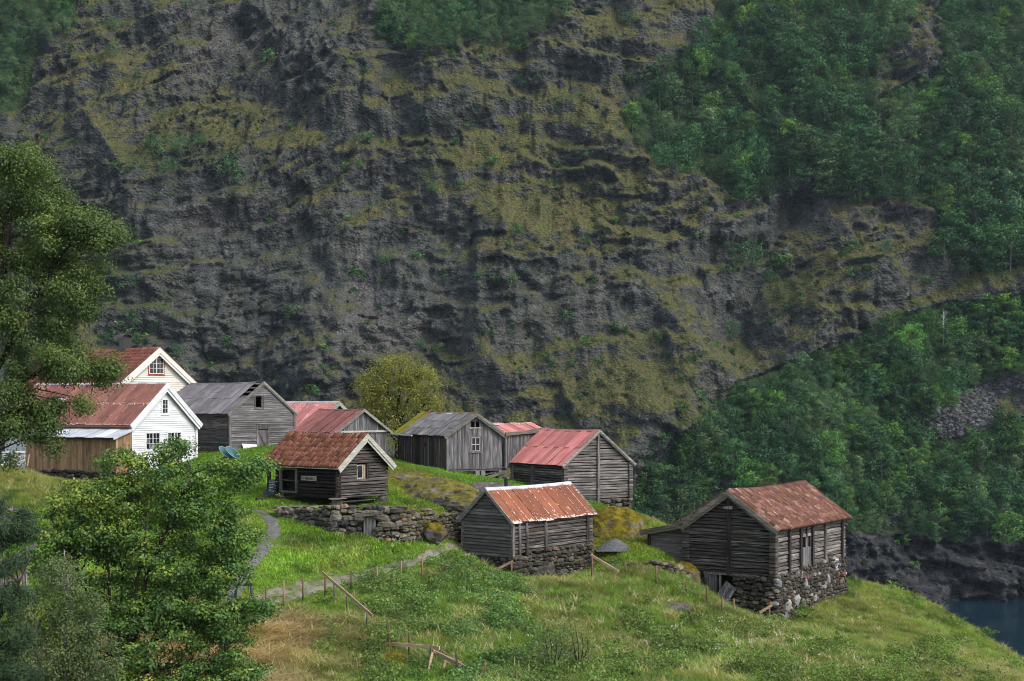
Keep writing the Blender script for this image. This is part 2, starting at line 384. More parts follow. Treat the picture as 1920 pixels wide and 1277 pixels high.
# big forms
edge = 600 - .09 * (PY - 250) + 26 * fbm(PY/90, PY*0+3, o=3)
left = sig((edge - PX) / 26)
off = 15 * left * np.exp(-((PX - 430)/150)**2) * sig((PY - 385)/22) + 4 * left * sig((PY - 200)/80)
off += 9 * sig((868 + 16*wz*2 - PX)/6) * sig((PX - 640)/40) * sig((PY - 420)/25) * sig((690 - PY)/30)
gl = 1500 - (PY - 380) * .33
off += 22 * np.exp(-((PX - gl)/75)**2) * sig((PY - 352)/12) * sig((800 - PY)/60)
off += -9 * ga(1590, 560, 120, 120) - 8 * ga(1120, 380, 240, 110) - 7 * ga(900, 120, 330, 80)
off += -10 * ga(1250, 760, 160, 110) + 8 * ga(1350, 560, 60, 110)
off += 6 * np.exp(-((PX - 330 - (250 - PY)*.75)/70)**2) * sig((330 - PY)/60)
cl = sig((PY - (990 + 10*wx)) / 9)                        # sea cliff at the right
off += cl * (-.3 * (Z + 65) ) * 0 + sig((PX - 1500)/40) * (14 * ga(1740, 1020, 90, 60) - 6 * ga(1620, 1060, 90, 60))
off += 12 * fbm(X/70, Z/80, o=3) + 9 * np.abs(fbm((X + .8*Z)/60 + 4, (Z - .4*X)/95, o=3)) * 2 + 5.0 * ridged(X/34 + .3*wx, Z/60 + .5*wz, 4) + 2.2 * ridged(X/11, Z/26, 3)
# bedding ledges, broken up by warping and by blocky jointing
dip = .55 * sig((560 - PX)/60) * sig((420 - PY)/80) + .25 * sig((PX - 1380)/80) * sig((760 - PY)/60) - .10 * sig((PX-900)/100)*sig((1300-PX)/60)*sig((430-PY)/50)
w1 = fbm(X/17 + 7, Z/13, o=4); w2 = fbm(X/6.5 + 3, Z/5.5, o=3)
S = Z - dip * X + 7.0 * wz + 1.6 * w1 + .5 * w2
def stair(t, sharp=.72):
    f = t - np.floor(t); g = np.where(f < sharp, f * .2 / sharp, .2 + (f - sharp) * .8 / (1 - sharp)); return np.floor(t) + g
bx_, bz_ = X + 1.3*w1 + .45*w2 + .22*Z + 9*wx, Z - dip*X + 1.3*fbm(X/11, Z/15 + 5, o=3) + .4*w2 + 6*wz
def cell(x, y): return _h(np.floor(x).astype(int), np.floor(y).astype(int), 11) * 2 - 1
S = S + 3.4*cell(bx_/13, bz_/37) + 1.5*cell(bx_/5.3 + 20, bz_/15)
fo = np.zeros(X.shape)
for p in FOREST: fo = np.maximum(fo, inpoly(PX + 12*wx*2, PY + 12*wz*2, p))
fo = fo.astype(float)
led = 1 - .75 * fo
sm = np.clip(.62 + 1.5*fbm(X/30 + 61, Z/26, o=3), .18, 1.15)
t0 = S / 27 + .8*wx; off += led * .75 * 27 * (stair(t0, .8) - t0) * .5
m1 = np.clip(fbm(X/32 + 9, Z/24, o=3) * 2.2 + .45, 0, 1); m2 = np.clip(fbm(X/13 + 19, Z/9, o=3) * 2.4 + .45, 0, 1); m3 = np.clip(fbm(X/7 + 29, Z/5, o=2) * 2.4 + .4, 0, 1)
t1 = S / 10.5 + .5*wx; t2 = S / 4.1 + 1.9 * wx + .8*w2; t3 = S / 1.9 + 2.1*wz + w1
off += led * .75 * 10.5 * (stair(t1, .75) - t1) * .72 * m1
off += led * .75 * 4.1 * (stair(t2, .7) - t2) * 1.0 * m2
off += led * .75 * 1.9 * (stair(t3, .62) - t3) * .95 * m3
off += sm * led * (1.4 * cell(bx_/10.5, bz_/8.5) + 1.0 * cell(bx_/5.3 + 50, bz_/3.1 + 7) + .6 * cell(bx_/2.6 + 90, bz_/1.5 + 3))
off += led * 1.6 * np.abs((bx_/15 + 1.5*wz) % 1 - .5) * 3.0 * m1
off += .5 * fbm(X/3.2, Z/4.5, o=4) + .55 * cell(X/.74, Z/.74) * led * .35 * sm
off += 1.3 * led * np.maximum(0, ridged(X/7 + 1.2*wz, Z/44, 3) - .40) * 2.4
sea = sig((PX - 1350)/40) * sig((PY - 980)/8)
off += sea * (np.maximum(0, -38 - Z) * .42 - 7 + 3.2 * cell(bx_/10 + 5, bz_/7) + 2.0 * cell(bx_/4.6 + 15, bz_/2.9) + 3 * ridged(X/16, Z/22, 3))
Ym = Yb + off
def msurf(x, z):
    fx = np.clip((np.asarray(x) - mx[0]) / .74, 0, len(mx) - 1.001); fz = np.clip((np.asarray(z) - mz[0]) / .74, 0, len(mz) - 1.001)
    i, j = fx.astype(int), fz.astype(int); a, b = fx - i, fz - j
    return (Ym[i, j]*(1-a)*(1-b) + Ym[i+1, j]*a*(1-b) + Ym[i, j+1]*(1-a)*b + Ym[i+1, j+1]*a*b)
def mhit(px, py):
    px = np.asarray(px, float); py = np.asarray(py, float); d = 498.75 / (1 - .75 * (HY - py) / F)
    for _ in range(14): d = .5 * d + .5 * msurf((px - 960)/F*d, (HY - py)/F*d)
    return np.stack([(px - 960)/F*d, d, (HY - py)/F*d], -1)
gx, gz = np.gradient(Ym, .74, .74)
nrm = np.sqrt(gx**2 + 1 + gz**2); NZ = gz / nrm
def blur(a, k):
    for ax in (0, 1):
        s = sum(np.roll(a, i, ax) for i in range(-k, k+1)); a = s / (2*k+1)
    return a
NZs = blur(NZ, 1); NZl = blur(NZ, 6)
rocky = 1.0 * ga(720, 540, 200, 150) + .9 * ga(420, 540, 170, 160) + .8 * ga(430, 90, 130, 110)*.7 + 1.0 * ga(1520, 400, 110, 45) + .8*ga(360,400,80,30)\
      + .7 * ga(590, 60, 70, 90) + .7 * ga(1440, 620, 70, 110) + 1.6 * sig((PX - 1500)/30) * sig((PY - 985)/10) + .35 * ga(1000, 560, 200, 110) + .5*ga(1180,560,200,90)
lush = .35 * ga(470, 230, 200, 110) + .6 * ga(950, 240, 280, 180) + .55 * ga(160, 110, 130, 90) + .4 * ga(1150, 380, 170, 90) + .35 * ga(330, 220, 140, 80) + .4 * ga(1700, 150, 60, 60) + .4 * ga(1050, 730, 260, 70) + .4 * ga(1620, 580, 120, 80)
grassy = np.clip((NZs - .47) * 2.1 + .55 * (NZl - .5) + .55 + .9 * lush - 1.05 * rocky + .42 * fbm(X/7, Z/3.5, o=3) + 1.2*fo, 0, 1)
green = np.clip(fo + .5 * ga(1480, 520, 60, 60) + .45*ga(360,310,120,50)*1.2 + .35*ga(260,560,110,130) + .25*fbm(X/25, Z/25, o=3), 0, 1)
pale = np.clip(1.0*ga(660, 490, 22, 60) + .8*ga(345, 115, 40, 22) + .9*ga(480, 140, 22, 12) + .8*ga(360, 405, 40, 18) + .45 * ga(780, 630, 130, 45) + .5*ga(430,60,90,40) + .35*fbm(X/14, Z/20, o=4), 0, 1)
def mtn_mat():
    t = NT('mountainside'); p = t.pos()
    n1 = t.noise(p, .22, 9, .68); n2 = t.noise(p, 1.1, 6, .72); n3 = t.noise(t.scale(p, (.55, .55, 3.6)), .42, 7, .66, .3); n4 = t.noise(t.scale(p, (1.2, .6, .22)), .5, 6, .65); n5 = t.noise(p, .06, 5, .6)
    ga_0 = t.attr('grassy', out='Fac')
    rock = t.ramp(n1, [(.3, (.018, .02, .022)), (.45, (.043, .047, .05)), (.56, (.08, .083, .086)), (.68, (.13, .13, .132)), (.8, (.2, .194, .19))])
    rock = t.mix(t.mr(n4, .5, .68, 0, .5), rock, (.018, .02, .025))
    rock = t.mix(t.math('MULTIPLY', t.attr('pale', out='Fac'), t.mr(n2, .40, .62)), rock, (.25, .222, .218))
    rock = t.mix(t.mr(n2, .62, .70, 0, .6), rock, (.19, .18, .178))
    rock = t.mix(t.math('MULTIPLY', t.mr(n5, .5, .7), t.mr(n2, .3, .6, .1, .5)), rock, (.06, .064, .03))
    rock = t.mix(t.mr(ga_0, -.1, .5, .1, .5), rock, (.06, .068, .03))
    rock = t.mix(t.attr('wet', out='Fac'), rock, t.ramp(n1, [(.3, (.008, .009, .011)), (.5, (.03, .031, .034)), (.68, (.085, .083, .083))]))
    ga_ = t.math('ADD', t.attr('grassy', out='Fac'), t.math('MULTIPLY', t.math('SUBTRACT', n2, .5), 1.5))
    ga_ = t.math('ADD', ga_, t.math('MULTIPLY', t.math('SUBTRACT', n3, .5), 2.4))
    gr = t.ramp(t.noise(p, .13, 7, .66), [(.28, (.036, .05, .022)), (.42, (.075, .085, .03)), (.52, (.13, .128, .042)), (.6, (.098, .078, .04)), (.7, (.16, .152, .05)), (.82, (.2, .188, .07))])
    gr = t.mix(t.mr(n2, .38, .62, .55, 0), gr, (.028, .026, .014))
    gr = t.mix(t.mr(t.noise(p, .5, 5, .6), .56, .68, 0, .6), gr, (.05, .075, .026))
    gr = t.mix(t.attr('green', out='Fac'), gr, t.mix(n2, (.014, .03, .012), (.045, .075, .022)))
    c = t.mix(t.mr(ga_, .40, .72), rock, gr)
    vo = t.voro(t.scale(p, (1, 1, .62)), .42, 'DISTANCE_TO_EDGE'); c = t.mix(t.mr(vo, .0, .07, .55, 0), c, (.012, .013, .016))
    b = t.math('ADD', t.math('MULTIPLY', n2, .6), t.math('ADD', t.math('MULTIPLY', n1, .7), t.voro(t.scale(p, (1, 1, 1.3)), .8)))
    t.bump(b, 1.0, .85)
    return t.done(c, .95, .12)
me = npmesh('mountainside', np.stack([X, Ym, Z], -1).reshape(-1, 3), gridfaces(len(mx), len(mz)), mtn_mat(), False,
            {'grassy': ('FLOAT', grassy), 'green': ('FLOAT', green), 'pale': ('FLOAT', pale), 'wet': ('FLOAT', .85*sig((PX - 1400)/30)*sig((PY - 985 - 12*wx)/8))})
tag(link(me), 'steep rocky mountainside with mossy ledges across the fjord', kind='structure')

# fjord
def water_mat():
    t = NT('fjord_water'); p = t.pos()
    n1 = t.noise(t.scale(p, (1, .35, 1)), .55, 4, .6); n2 = t.noise(t.scale(p, (1, .25, 1)), .08, 3)
    t.bump(t.math('ADD', n1, t.math('MULTIPLY', n2, 2)), .14, .5)
    t.b.inputs['IOR'].default_value = 1.33
    return t.done((.006, .022, .034), .12, .5)
me = npmesh('fjord_water', np.array([(-1500, 20, WZ), (1500, 20, WZ), (1500, 1200, WZ), (-1500, 1200, WZ)]), np.array([[0,1,2,3]]), water_mat(), False)
tag(link(me), 'dark blue fjord water below the farm', kind='structure')

# ------------------------------------------------------------------ the farm's own ground
CT = [ # px, py, distance
 (0,868,98),(55,905,103),(150,915,100),(240,900,100),(370,863,109),(400,846,114),(434,846,111.5),(470,862,106),(552,836,117),(430,872,104),(480,900,96),(500,935,88),(0,950,86),
 (520,952,85.5),(480,962,84),(516,985,80.5),(500,1015,77),(455,1078,70),(418,1122,65.5),(640,1004,79.5),(700,1015,79.2),(750,1010,80),(860,990,83),(560,990,80),
 (660,945,88),(740,948,87.5),(800,948,87),(760,872,98),(820,884,101),(890,915,100.5),(900,940,95),(945,938,99),(955,905,105),(840,900,97),(700,870,104),(640,870,106),
 (1060,935,101),(1120,952,100),(1185,962,104.5),(1215,985,103),(1120,1000,92),(1170,1000,91),(1150,1022,88),(1230,1035,87.5),(1215,1015,91),(1250,1052,84.5),(1280,1085,85),
 (962,1086,80),(1112,1086,86.5),(875,1062,83),(880,1035,84.5),(1040,1092,82),
 (480,1132,69),(600,1104,72.5),(680,1080,75),(760,1060,78),(870,1036,83.5),(800,1020,81),
 (1448,1174,83),(1585,1130,91.5),(1340,1125,86),(1375,1145,84.5),(1310,1100,87),
 (700,1277,58),(1000,1277,57),(1300,1277,59),(1600,1277,62),(1900,1277,68),(450,1277,56),(200,1277,55),(0,1277,52),(500,1165,65.5),(610,1122,71),(700,1182,66),(800,1245,61),
 (900,1130,73),(1050,1150,73),(1200,1130,78),(1300,1160,76),(1100,1215,66),(1450,1230,71),(1250,1230,67),(600,1220,61),
 (1600,1093,100),(1700,1110,101),(1760,1150,97),(1860,1232,87),(1920,1265,82),(1650,1180,83),(1750,1230,76),(300,1180,62),(100,1100,66),(250,1050,72),(350,1000,80),(300,950,90),(100,1000,80)]
P = [at(*c) for c in CT]
P += [Vector(p) for p in [(0,0,-1.9),(0,8,-4.6),(0,20,-8.6),(0,38,-10.6),(-14,0,-1.5),(-16,20,-7.5),(14,0,-3),(18,20,-10),(-30,10,-3),(-32,40,-8.0),(30,30,-14),(34,55,-16),
     (-60,60,-3.5),(-60,90,-2.5),(-58,115,-3),(-62,20,-2),(-45,130,-4.6),(-20,128,-5.5),(-5,122,-6.5),(8,118,-10),(14,108,-10.5),
     (26,104,-16),(36,104,-20),(44,92,-22),(52,75,-24),(46,50,-20)]]
P = np.array([tuple(p) for p in P])
def tps(d2): return np.where(d2 > 0, .5 * d2 * np.log(np.maximum(d2, 1e-9)), 0)
n = len(P); A = np.zeros((n+3, n+3)); dx = P[:, None, :2] - P[None, :, :2]
A[:n, :n] = tps((dx**2).sum(-1)) + np.eye(n) * 6; A[:n, n] = 1; A[:n, n+1:] = P[:, :2]; A[n, :n] = 1; A[n+1:, :n] = P[:, :2].T
cf = np.linalg.solve(A, np.r_[P[:, 2], 0, 0, 0])
tx = np.arange(-76, 97, .5); ty = np.arange(-4, 216, .5)
TX, TY = np.meshgrid(tx, ty, indexing='ij'); fl = np.stack([TX.ravel(), TY.ravel()], -1)
TZ = np.concatenate([tps(((c[:, None] - P[None, :, :2])**2).sum(-1)) @ cf[:n] + cf[n] + c @ cf[n+1:] for c in np.array_split(fl, 12)]).reshape(TX.shape)
# the shelf ends: behind and right of the farm the land drops into the fjord
bk = np.interp(TX, [-76, -30, -5, 10, 20, 30, 40, 60, 97], [135, 131, 126, 119, 111, 107, 101, 80, 60]) + 2.5 * fbm(TX/9, TY/9, o=3)
rt = np.interp(TY, [-4, 40, 62, 80, 90, 100, 108, 215], [40, 38, 27, 30.6, 32.8, 30.2, 24, 24])
drop = np.maximum(0, TY - bk) * 1.35 + np.maximum(0, TX - rt - 1.5 + .8*fbm(TX/5, TY/5, o=3)) * 1.15
TZ = np.where(drop > 0, np.minimum(TZ, np.maximum(TZ, -26)) - drop, TZ)
TZ = np.clip(TZ, -78, 8)
inn = sig((bk - TY)) * sig(rt - TX)
TZ += .30 * fbm(TX/6, TY/6, o=3) * (.3 + .7 * sig((78 - TY)/3)) + .13 * fbm(TX/1.9, TY/1.9, o=3) * (.45 + .55*sig((76 - TY)/3))
def gz_(x, y):
    fx = np.clip((np.asarray(x, float) - tx[0]) / .5, 0, len(tx) - 1.001); fy = np.clip((np.asarray(y, float) - ty[0]) / .5, 0, len(ty) - 1.001)
    i, j = fx.astype(int), fy.astype(int); a, b = fx - i, fy - j
    return TZ[i, j]*(1-a)*(1-b) + TZ[i+1, j]*a*(1-b) + TZ[i, j+1]*(1-a)*b + TZ[i+1, j+1]*a*b
def ghit(px, py, d0=75):
    d = np.full(np.shape(px), 50.0); px = np.asarray(px, float); py = np.asarray(py, float); hit = np.zeros(np.shape(px), bool)
    for k in range(700):
        below = gz_((px-960)/F*d, d) >= (HY - py)/F*d; hit |= below; d = np.where(hit, d, d + .12)
        if hit.all(): break
    return np.stack([(px-960)/F*d, d, gz_((px-960)/F*d, d)], -1), hit
# what grows where: colours around chosen spots (px, py, distance, class, radius m)
LAWN, MEAD, STRAW, DRY, MOSSY, BRIGHT = np.array((.092, .172, .026)), np.array((.115, .18, .04)), np.array((.28, .205, .125)), np.array((.145, .182, .048)), np.array((.13, .115, .022)), np.array((.12, .2, .03))
ZC = [(420,865,106,LAWN,7),(520,880,98,LAWN,7),(480,930,90,BRIGHT,6),(600,1010,78,BRIGHT,6),(540,1060,73,BRIGHT,5),(700,1040,77,LAWN,5),(820,1010,81,BRIGHT,5),(440,1000,76,BRIGHT,5),(760,945,87.5,BRIGHT,3),
  (0,900,95,DRY,6),(60,930,90,DRY,6),(300,950,85,LAWN,7),(1210,1030,87,BRIGHT,4),(900,930,95,LAWN,3),(860,885,99,LAWN,4),(800,905,95,MOSSY,3.4),(850,930,92,MOSSY,2.6),
  (500,1200,62,STRAW,2.6),(560,1180,64,STRAW,2.4),(620,1200,63,STRAW,2.6),(540,1250,58,STRAW,2.5),(650,1240,60,DRY,2.5),(480,1270,56,STRAW,2.5),(690,1200,63,DRY,2.0),(750,1262,59,LAWN,2.6),(820,1270,59,LAWN,2.2),(640,1275,57,LAWN,2),
  (800,1100,75,MEAD,5),(900,1180,68,MEAD,6),(1000,1120,76,MEAD,5),(1100,1150,73,MEAD,6),(1200,1110,80,MEAD,5),(1250,1200,70,MEAD,6),(1100,1260,60,MEAD,6),(1400,1220,72,MEAD,6),(1500,1270,64,DRY,5),(1600,1150,88,DRY,6),(1700,1150,90,BRIGHT*.95,6),(1750,1200,80,DRY,6),(1850,1260,74,DRY,5),(1560,1210,74,BRIGHT*.9,3),(1350,1130,83,DRY,3),(1150,1010,90,MOSSY,3),(1040,1100,81,STRAW,1.2),(690,1075,75,LAWN,3)]
def zone(x, y):
    ws = 1e-6; c = 0
    for px, py, d, k, r in ZC:
        q = at(px, py, d); w_ = np.exp(-(((x - q.x)**2 + (y - q.y)**2) / r**2)) + 1e-7 / (1e-3 + ((x-q.x)**2 + (y-q.y)**2) / 100)
        ws = ws + w_; c = c + w_[..., None] * k
    return c / ws[..., None]
def ground_mat():
    t = NT('farm_ground'); p = t.pos(); c = t.attr('col')
    n1 = t.noise(p, 1.3, 6, .65); n2 = t.noise(p, .28, 5)
    c = t.mix(1, c, t.ramp(n1, [(.25, (.35, .34, .3)), (.5, (.75, .74, .66)), (.75, (1.15, 1.1, .95))]), 'MULTIPLY')
    c = t.mix(t.mr(n2, .55, .75, 0, .4), c, (.07, .05, .025))
    nz = t.n('ShaderNodeSeparateXYZ'); t.put(t.n('ShaderNodeNewGeometry').outputs['True Normal'], nz.inputs[0])
    c = t.mix(t.mr(nz.outputs[2], .66, .5), c, t.mix(n1, (.02, .018, .017), (.1, .09, .085)))
    t.bump(t.noise(p, 5, 6, .7), .8, .12)
    return t.done(c, .95, .1)
me = npmesh('farm_ground', np.stack([TX, TY, TZ], -1).reshape(-1, 3), gridfaces(len(tx), len(ty)), ground_mat(), True,
            {'col': ('FLOAT_COLOR', np.c_[zone(TX.ravel(), TY.ravel()), np.ones(TX.size)])})
tag(link(me), 'grassy hillside shelf carrying the farm buildings', kind='structure')

def ribbon(name, label, pts, wds, mat, lift=.05):
    pts = [at(*p) for p in pts]; n = 60
    ts = np.linspace(0, len(pts)-1, n); px = np.interp(ts, range(len(pts)), [p.x for p in pts]); py = np.interp(ts, range(len(pts)), [p.y for p in pts])
    for _ in range(4): px[1:-1] = (px[:-2]+px[1:-1]*2+px[2:])/4; py[1:-1] = (py[:-2]+py[1:-1]*2+py[2:])/4
    wd = np.interp(ts, range(len(pts)), wds); dx, dy = np.gradient(px), np.gradient(py); l = np.hypot(dx, dy); nx_, ny_ = -dy/l, dx/l
    rows = []
    for k in np.linspace(-1, 1, 5):
        jit = .26*np.array([random.uniform(-1, 1) for _ in range(n)]) * (abs(k) > .9)
        x = px + nx_*wd*(k*.5+jit); y = py + ny_*wd*(k*.5+jit)
        rows.append(np.stack([x, y, gz_(x, y) + lift - .05*k*k], -1))
    v = np.stack(rows, 1).reshape(-1, 3)
    o = link(npmesh(name, v, gridfaces(n, 5), mat, True)); tag(o, label, kind='structure'); return np.stack([px, py], -1), wd
def gravel(name, a, b):
    t = NT(name); p = t.pos(); n1 = t.noise(p, 9, 5, .7); n2 = t.noise(p, .9, 4)
    c = t.mix(t.mr(n1, .3, .7), a, b); c = t.mix(t.mr(n2, .5, .64, 0, .85), c, (.09, .11, .03)); c = t.mix(t.mr(t.noise(p, 2.6, 4), .5, .7, 0, .5), c, tuple(x*.5 for x in a)); t.bump(n1, .8, .05); return t.done(c, .95, .1)
M['gravel'] = gravel('grey_gravel', (.07, .07, .07), (.2, .197, .195)); M['dirt'] = gravel('pale_dirt', (.13, .12, .095), (.28, .26, .22))
PATHS = []
PATHS.append(ribbon('path', 'narrow grey gravel footpath winding up to the storehouse', [(420,1120,65.6),(448,1085,69.5),(470,1058,72.5),(492,1030,75.5),(510,1005,78.5),(515,985,80.6),(500,968,83),(478,955,85)], [.5,.5,.6,.7,.75,.65,.55,.4], M['gravel']))
PATHS.append(ribbon('track', 'pale dirt wheel track running from the trees to the rust-roofed cabin', [(430,1162,64.5),(480,1137,68.5),(560,1112,71.5),(620,1094,73.5),(700,1074,76),(790,1053,79),(872,1034,83.8),(900,1030,86)], [.5,.55,.55,.55,.5,.52,.5,.5], M['dirt']))
PATHS.append(ribbon('track', 'second, fainter wheel rut on the near side of the dirt track', [(500,1138,68),(560,1124,70.5),(620,1107,72.8),(680,1086,75)], [.45,.5,.45,.3], M['dirt']))
PATHS.append(ribbon('path', 'bare trodden ground between the white house and the storehouse', [(440,878,103),(480,872,103.5),(530,880,101)], [.9,1.6,1.3], M['dirt']))

# ------------------------------------------------------------------ building kit
Zv = Vector((0,0,1))
class Face:
    """a wall plane: o origin, d direction along, n outward; l length; top(u) height"""
    def __init__(s, o, d, n, l, top): s.o, s.d, s.n, s.l, s.top = Vector(o), Vector(d), Vector(n), l, top
    def p(s, u, z, out=0): q = s.o + s.d*u + s.n*out; return Vector((q.x, q.y, z))
def gable_top(W, ze, rise): return lambda u: ze + rise * (1 - abs(u - W/2) / (W/2))
def span(face, z, W=None):
    us = np.linspace(0, face.l, 161); ok = [u for u in us if face.top(u) >= z - 1e-6]
    return (min(ok), max(ok)) if ok else None
def split(a, b, cuts):
    iv = [(a, b)]
    for c, d in cuts:
        nx = []
        for x, y in iv:
            if d <= x or c >= y: nx.append((x, y)); continue
            if c > x: nx.append((x, c))
            if d < y: nx.append((d, y))
        iv = nx
    return [(x, y) for x, y in iv if y - x > .06]
def courses(par, face, z0, z1, h, mat, kind='log', opens=(), name=None, t=.09, jit=.25, ext=0, lab=None):
    """horizontal logs or clapboards, each its own piece"""
    z = z0; i = 0
    while z < z1 - .04:
        hh = h * random.uniform(1 - jit, 1 + jit) if kind == 'log' else h * random.uniform(.96, 1.04)
        zt = min(z + hh, z1); sb = span(face, z + .005); st = span(face, zt - .005)
        if not sb: break
        if not st: st = ((sb[0]+sb[1])/2 - .02, (sb[0]+sb[1])/2 + .02)
        zm = (z + zt) / 2
        for a, b in split(sb[0], sb[1], [(o[0], o[1]) for o in opens if o[2] < zm < o[3]]):
            ta, tb = max(a, st[0]) if a == sb[0] else a, min(b, st[1]) if b == sb[1] else b
            if tb - ta < .04: ta = tb = (a + b)/2; ta -= .02; tb += .02
            if ext and a == sb[0] and st[0] <= .02: a -= ext; ta -= ext
            if ext and b == sb[1] and st[1] >= face.l - .02: b += ext; tb += ext
            m = MB(); ns = max(2, min(7, int((b - a)/1.1) + 2)); tt = t * random.uniform(.8, 1.25)
            if kind == 'log': prof = [(0, -.12), (.04, -.03), (.2, tt), (.72, tt*1.05), (.95, tt*.05), (1, -.12)]
            else: prof = [(0, -.05), (0, tt), (.25, tt*.85), (1.05, tt*.15), (1.05, -.05)]
            rj = [random.uniform(-1, 1) for _ in range(ns*2)]
            wav = .028 if kind == 'log' else .004
            for k in range(ns):
                f = k / (ns - 1)
                for q, (pz, po) in enumerate(prof):
                    u = (a + (b - a)*f) * (1 - pz) + (ta + (tb - ta)*f) * min(pz, 1)
                    zz = z + (zt - z)*pz + (rj[k]*wav if 0 < q < len(prof)-1 else rj[k]*wav)
                    m.v.append(tuple(face.p(u, zz, po + (rj[ns+k]*wav*.6 if po > 0 else 0))))
            np_ = len(prof)
            for k in range(ns-1):
                for q in range(np_-1): m.f.append((k*np_+q, (k+1)*np_+q, (k+1)*np_+q+1, k*np_+q+1))
                m.f.append((k*np_+np_-1, (k+1)*np_+np_-1, (k+1)*np_, k*np_))
            m.f.append(tuple(reversed(range(np_)))); m.f.append(tuple((ns-1)*np_ + q for q in range(np_)))
            mm = mat if not isinstance(mat, (list, tuple)) else random.choice(mat)
            m.build(name or ('log' if kind == 'log' else 'clapboard'), mm, par)
        z = zt; i += 1
def boards(par, face, z0, bw, mat, opens=(), name='board', t=.03, zj=.04, ztop=None, u0=0, u1=None):
    u = u0; u1 = face.l if u1 is None else u1
    while u < u1 - .02:
        ww = bw * random.uniform(.75, 1.25); v = min(u + ww, u1); um = (u+v)/2
        for a, b in split(z0 - random.uniform(0, zj), 99, [(o[2], o[3]) for o in opens if o[0] < um < o[1]]):
            za = zb = None
            ta, tb = face.top(u), face.top(v)
            if b < 99: ta = tb = b
            elif ztop is not None: ta, tb = min(ta, ztop), min(tb, ztop)
            if min(ta, tb) - a < .05: continue
            tt = t * random.uniform(.6, 1.5); g = .006
            P_ = [face.p(u+g, a, -.03), face.p(v-g, a, -.03), face.p(v-g, a, tt), face.p(u+g, a, tt), face.p(u+g, ta, -.03), face.p(v-g, tb, -.03), face.p(v-g, tb, tt), face.p(u+g, ta, tt)]
            MB().hexa(P_).build(name, mat if not isinstance(mat, (list, tuple)) else random.choice(mat), par)
        u = v
def panel(face, z0, th=.06, out=-.08):
    m = MB(); us = [0, face.l/2, face.l]
    f = [face.p(u, z0, out) for u in us] + [face.p(u, face.top(u) - .03, out) for u in reversed(us)]
    b = [face.p(u, z0, out - th) for u in us] + [face.p(u, face.top(u) - .03, out - th) for u in reversed(us)]
    m.v = [tuple(q) for q in f + b]; n = 6
    m.f = [tuple(range(n)), tuple(reversed(range(n, 2*n)))] + [(i, i+n, (i+1) % n + n, (i+1) % n) for i in range(n)]
    return m
class Slope:
    """roof plane: e eave corner, along = eave direction, up = up-slope"""
    def __init__(s, e, along, up, L, H):
        s.e, s.a, s.u, s.L, s.H = Vector(e), Vector(along), Vector(up).normalized(), L, H
        s.n = s.a.cross(s.u); s.n = s.n if s.n.z > 0 else -s.n
    sag = 0
    def p(s, a, u, out=0): return s.e + s.a*a + s.u*u + s.n*out - Zv*(s.sag*math.sin(math.pi*min(max(a/s.L, 0), 1))*(.25 + .75*u/s.H))
def deck(par, sl, th=.07, name='roof_deck', mat=None, holes=()):
    m = MB(); h = -.02
    ks_ = 8 if sl.sag else 1
    for i in range(ks_): a, b = sl.L*i/ks_, sl.L*(i+1)/ks_; m.hexa([sl.p(a,0,h-th), sl.p(b,0,h-th), sl.p(b,sl.H,h-th), sl.p(a,sl.H,h-th), sl.p(a,0,h), sl.p(b,0,h), sl.p(b,sl.H,h), sl.p(a,sl.H,h)])
    return m.build(name, mat or M['deck'], par)
def sheets(par, sl, pw, mat, rows=1, pitch=.13, amp=.022, jit=.03, skip=(), name='roof_sheet', mossend=0, mats=None):
    n = max(1, round(sl.L / pw)); pw = sl.L / n; k = 0
    for r in range(rows):
        u0, u1 = sl.H * r / rows - (.06 if r else 0), sl.H * (r+1) / rows
        for i in range(n):
            if (r, i) in skip: continue
            a0, a1 = i*pw, (i+1)*pw + .05; seg = max(4, int((a1-a0)/pitch*4)); m = MB(); lift = .015 + .028*((i + r) % 2) + .02*r/rows + random.uniform(0, .006)
            j0, j1 = random.uniform(-jit, jit), random.uniform(-jit, jit) * (r < rows-1)
            if a1 > sl.L: a1 = sl.L
            ed = []; ms = []
            for q in range(seg+1):
                f = q/seg; a = a0 + (a1-a0)*f; hh = amp*math.sin(a/pitch*2*math.pi) + lift
                sk = random.uniform(-.004, .004)
                for u in (u0 + j0, u0 + .25, (u0+u1)/2, u1 - .25, u1 + j1):
                    m.v.append(tuple(sl.p(a, u, hh + sk)))
                    e = max(0, 1 - min(a - a0, a1 - a)/.12) * .8
                    fu = (u - u0)/(u1 - u0); e = max(e, .9 * max(0, 1 - fu/.16), .9 * max(0, (fu - .86)/.14))
                    ed.append(e); ms.append(max(0, 1 - (sl.L - a)/mossend) if mossend else 0)
            for q in range(seg):
                for z in range(4): b = q*5 + z; m.f.append((b, b+5, b+6, b+1))
            m.at = {'edge': ed, 'moss': ms}
            o = m.build(name, mats[(i + r*3) % len(mats)] if mats else mat, par, True)
            k += 1
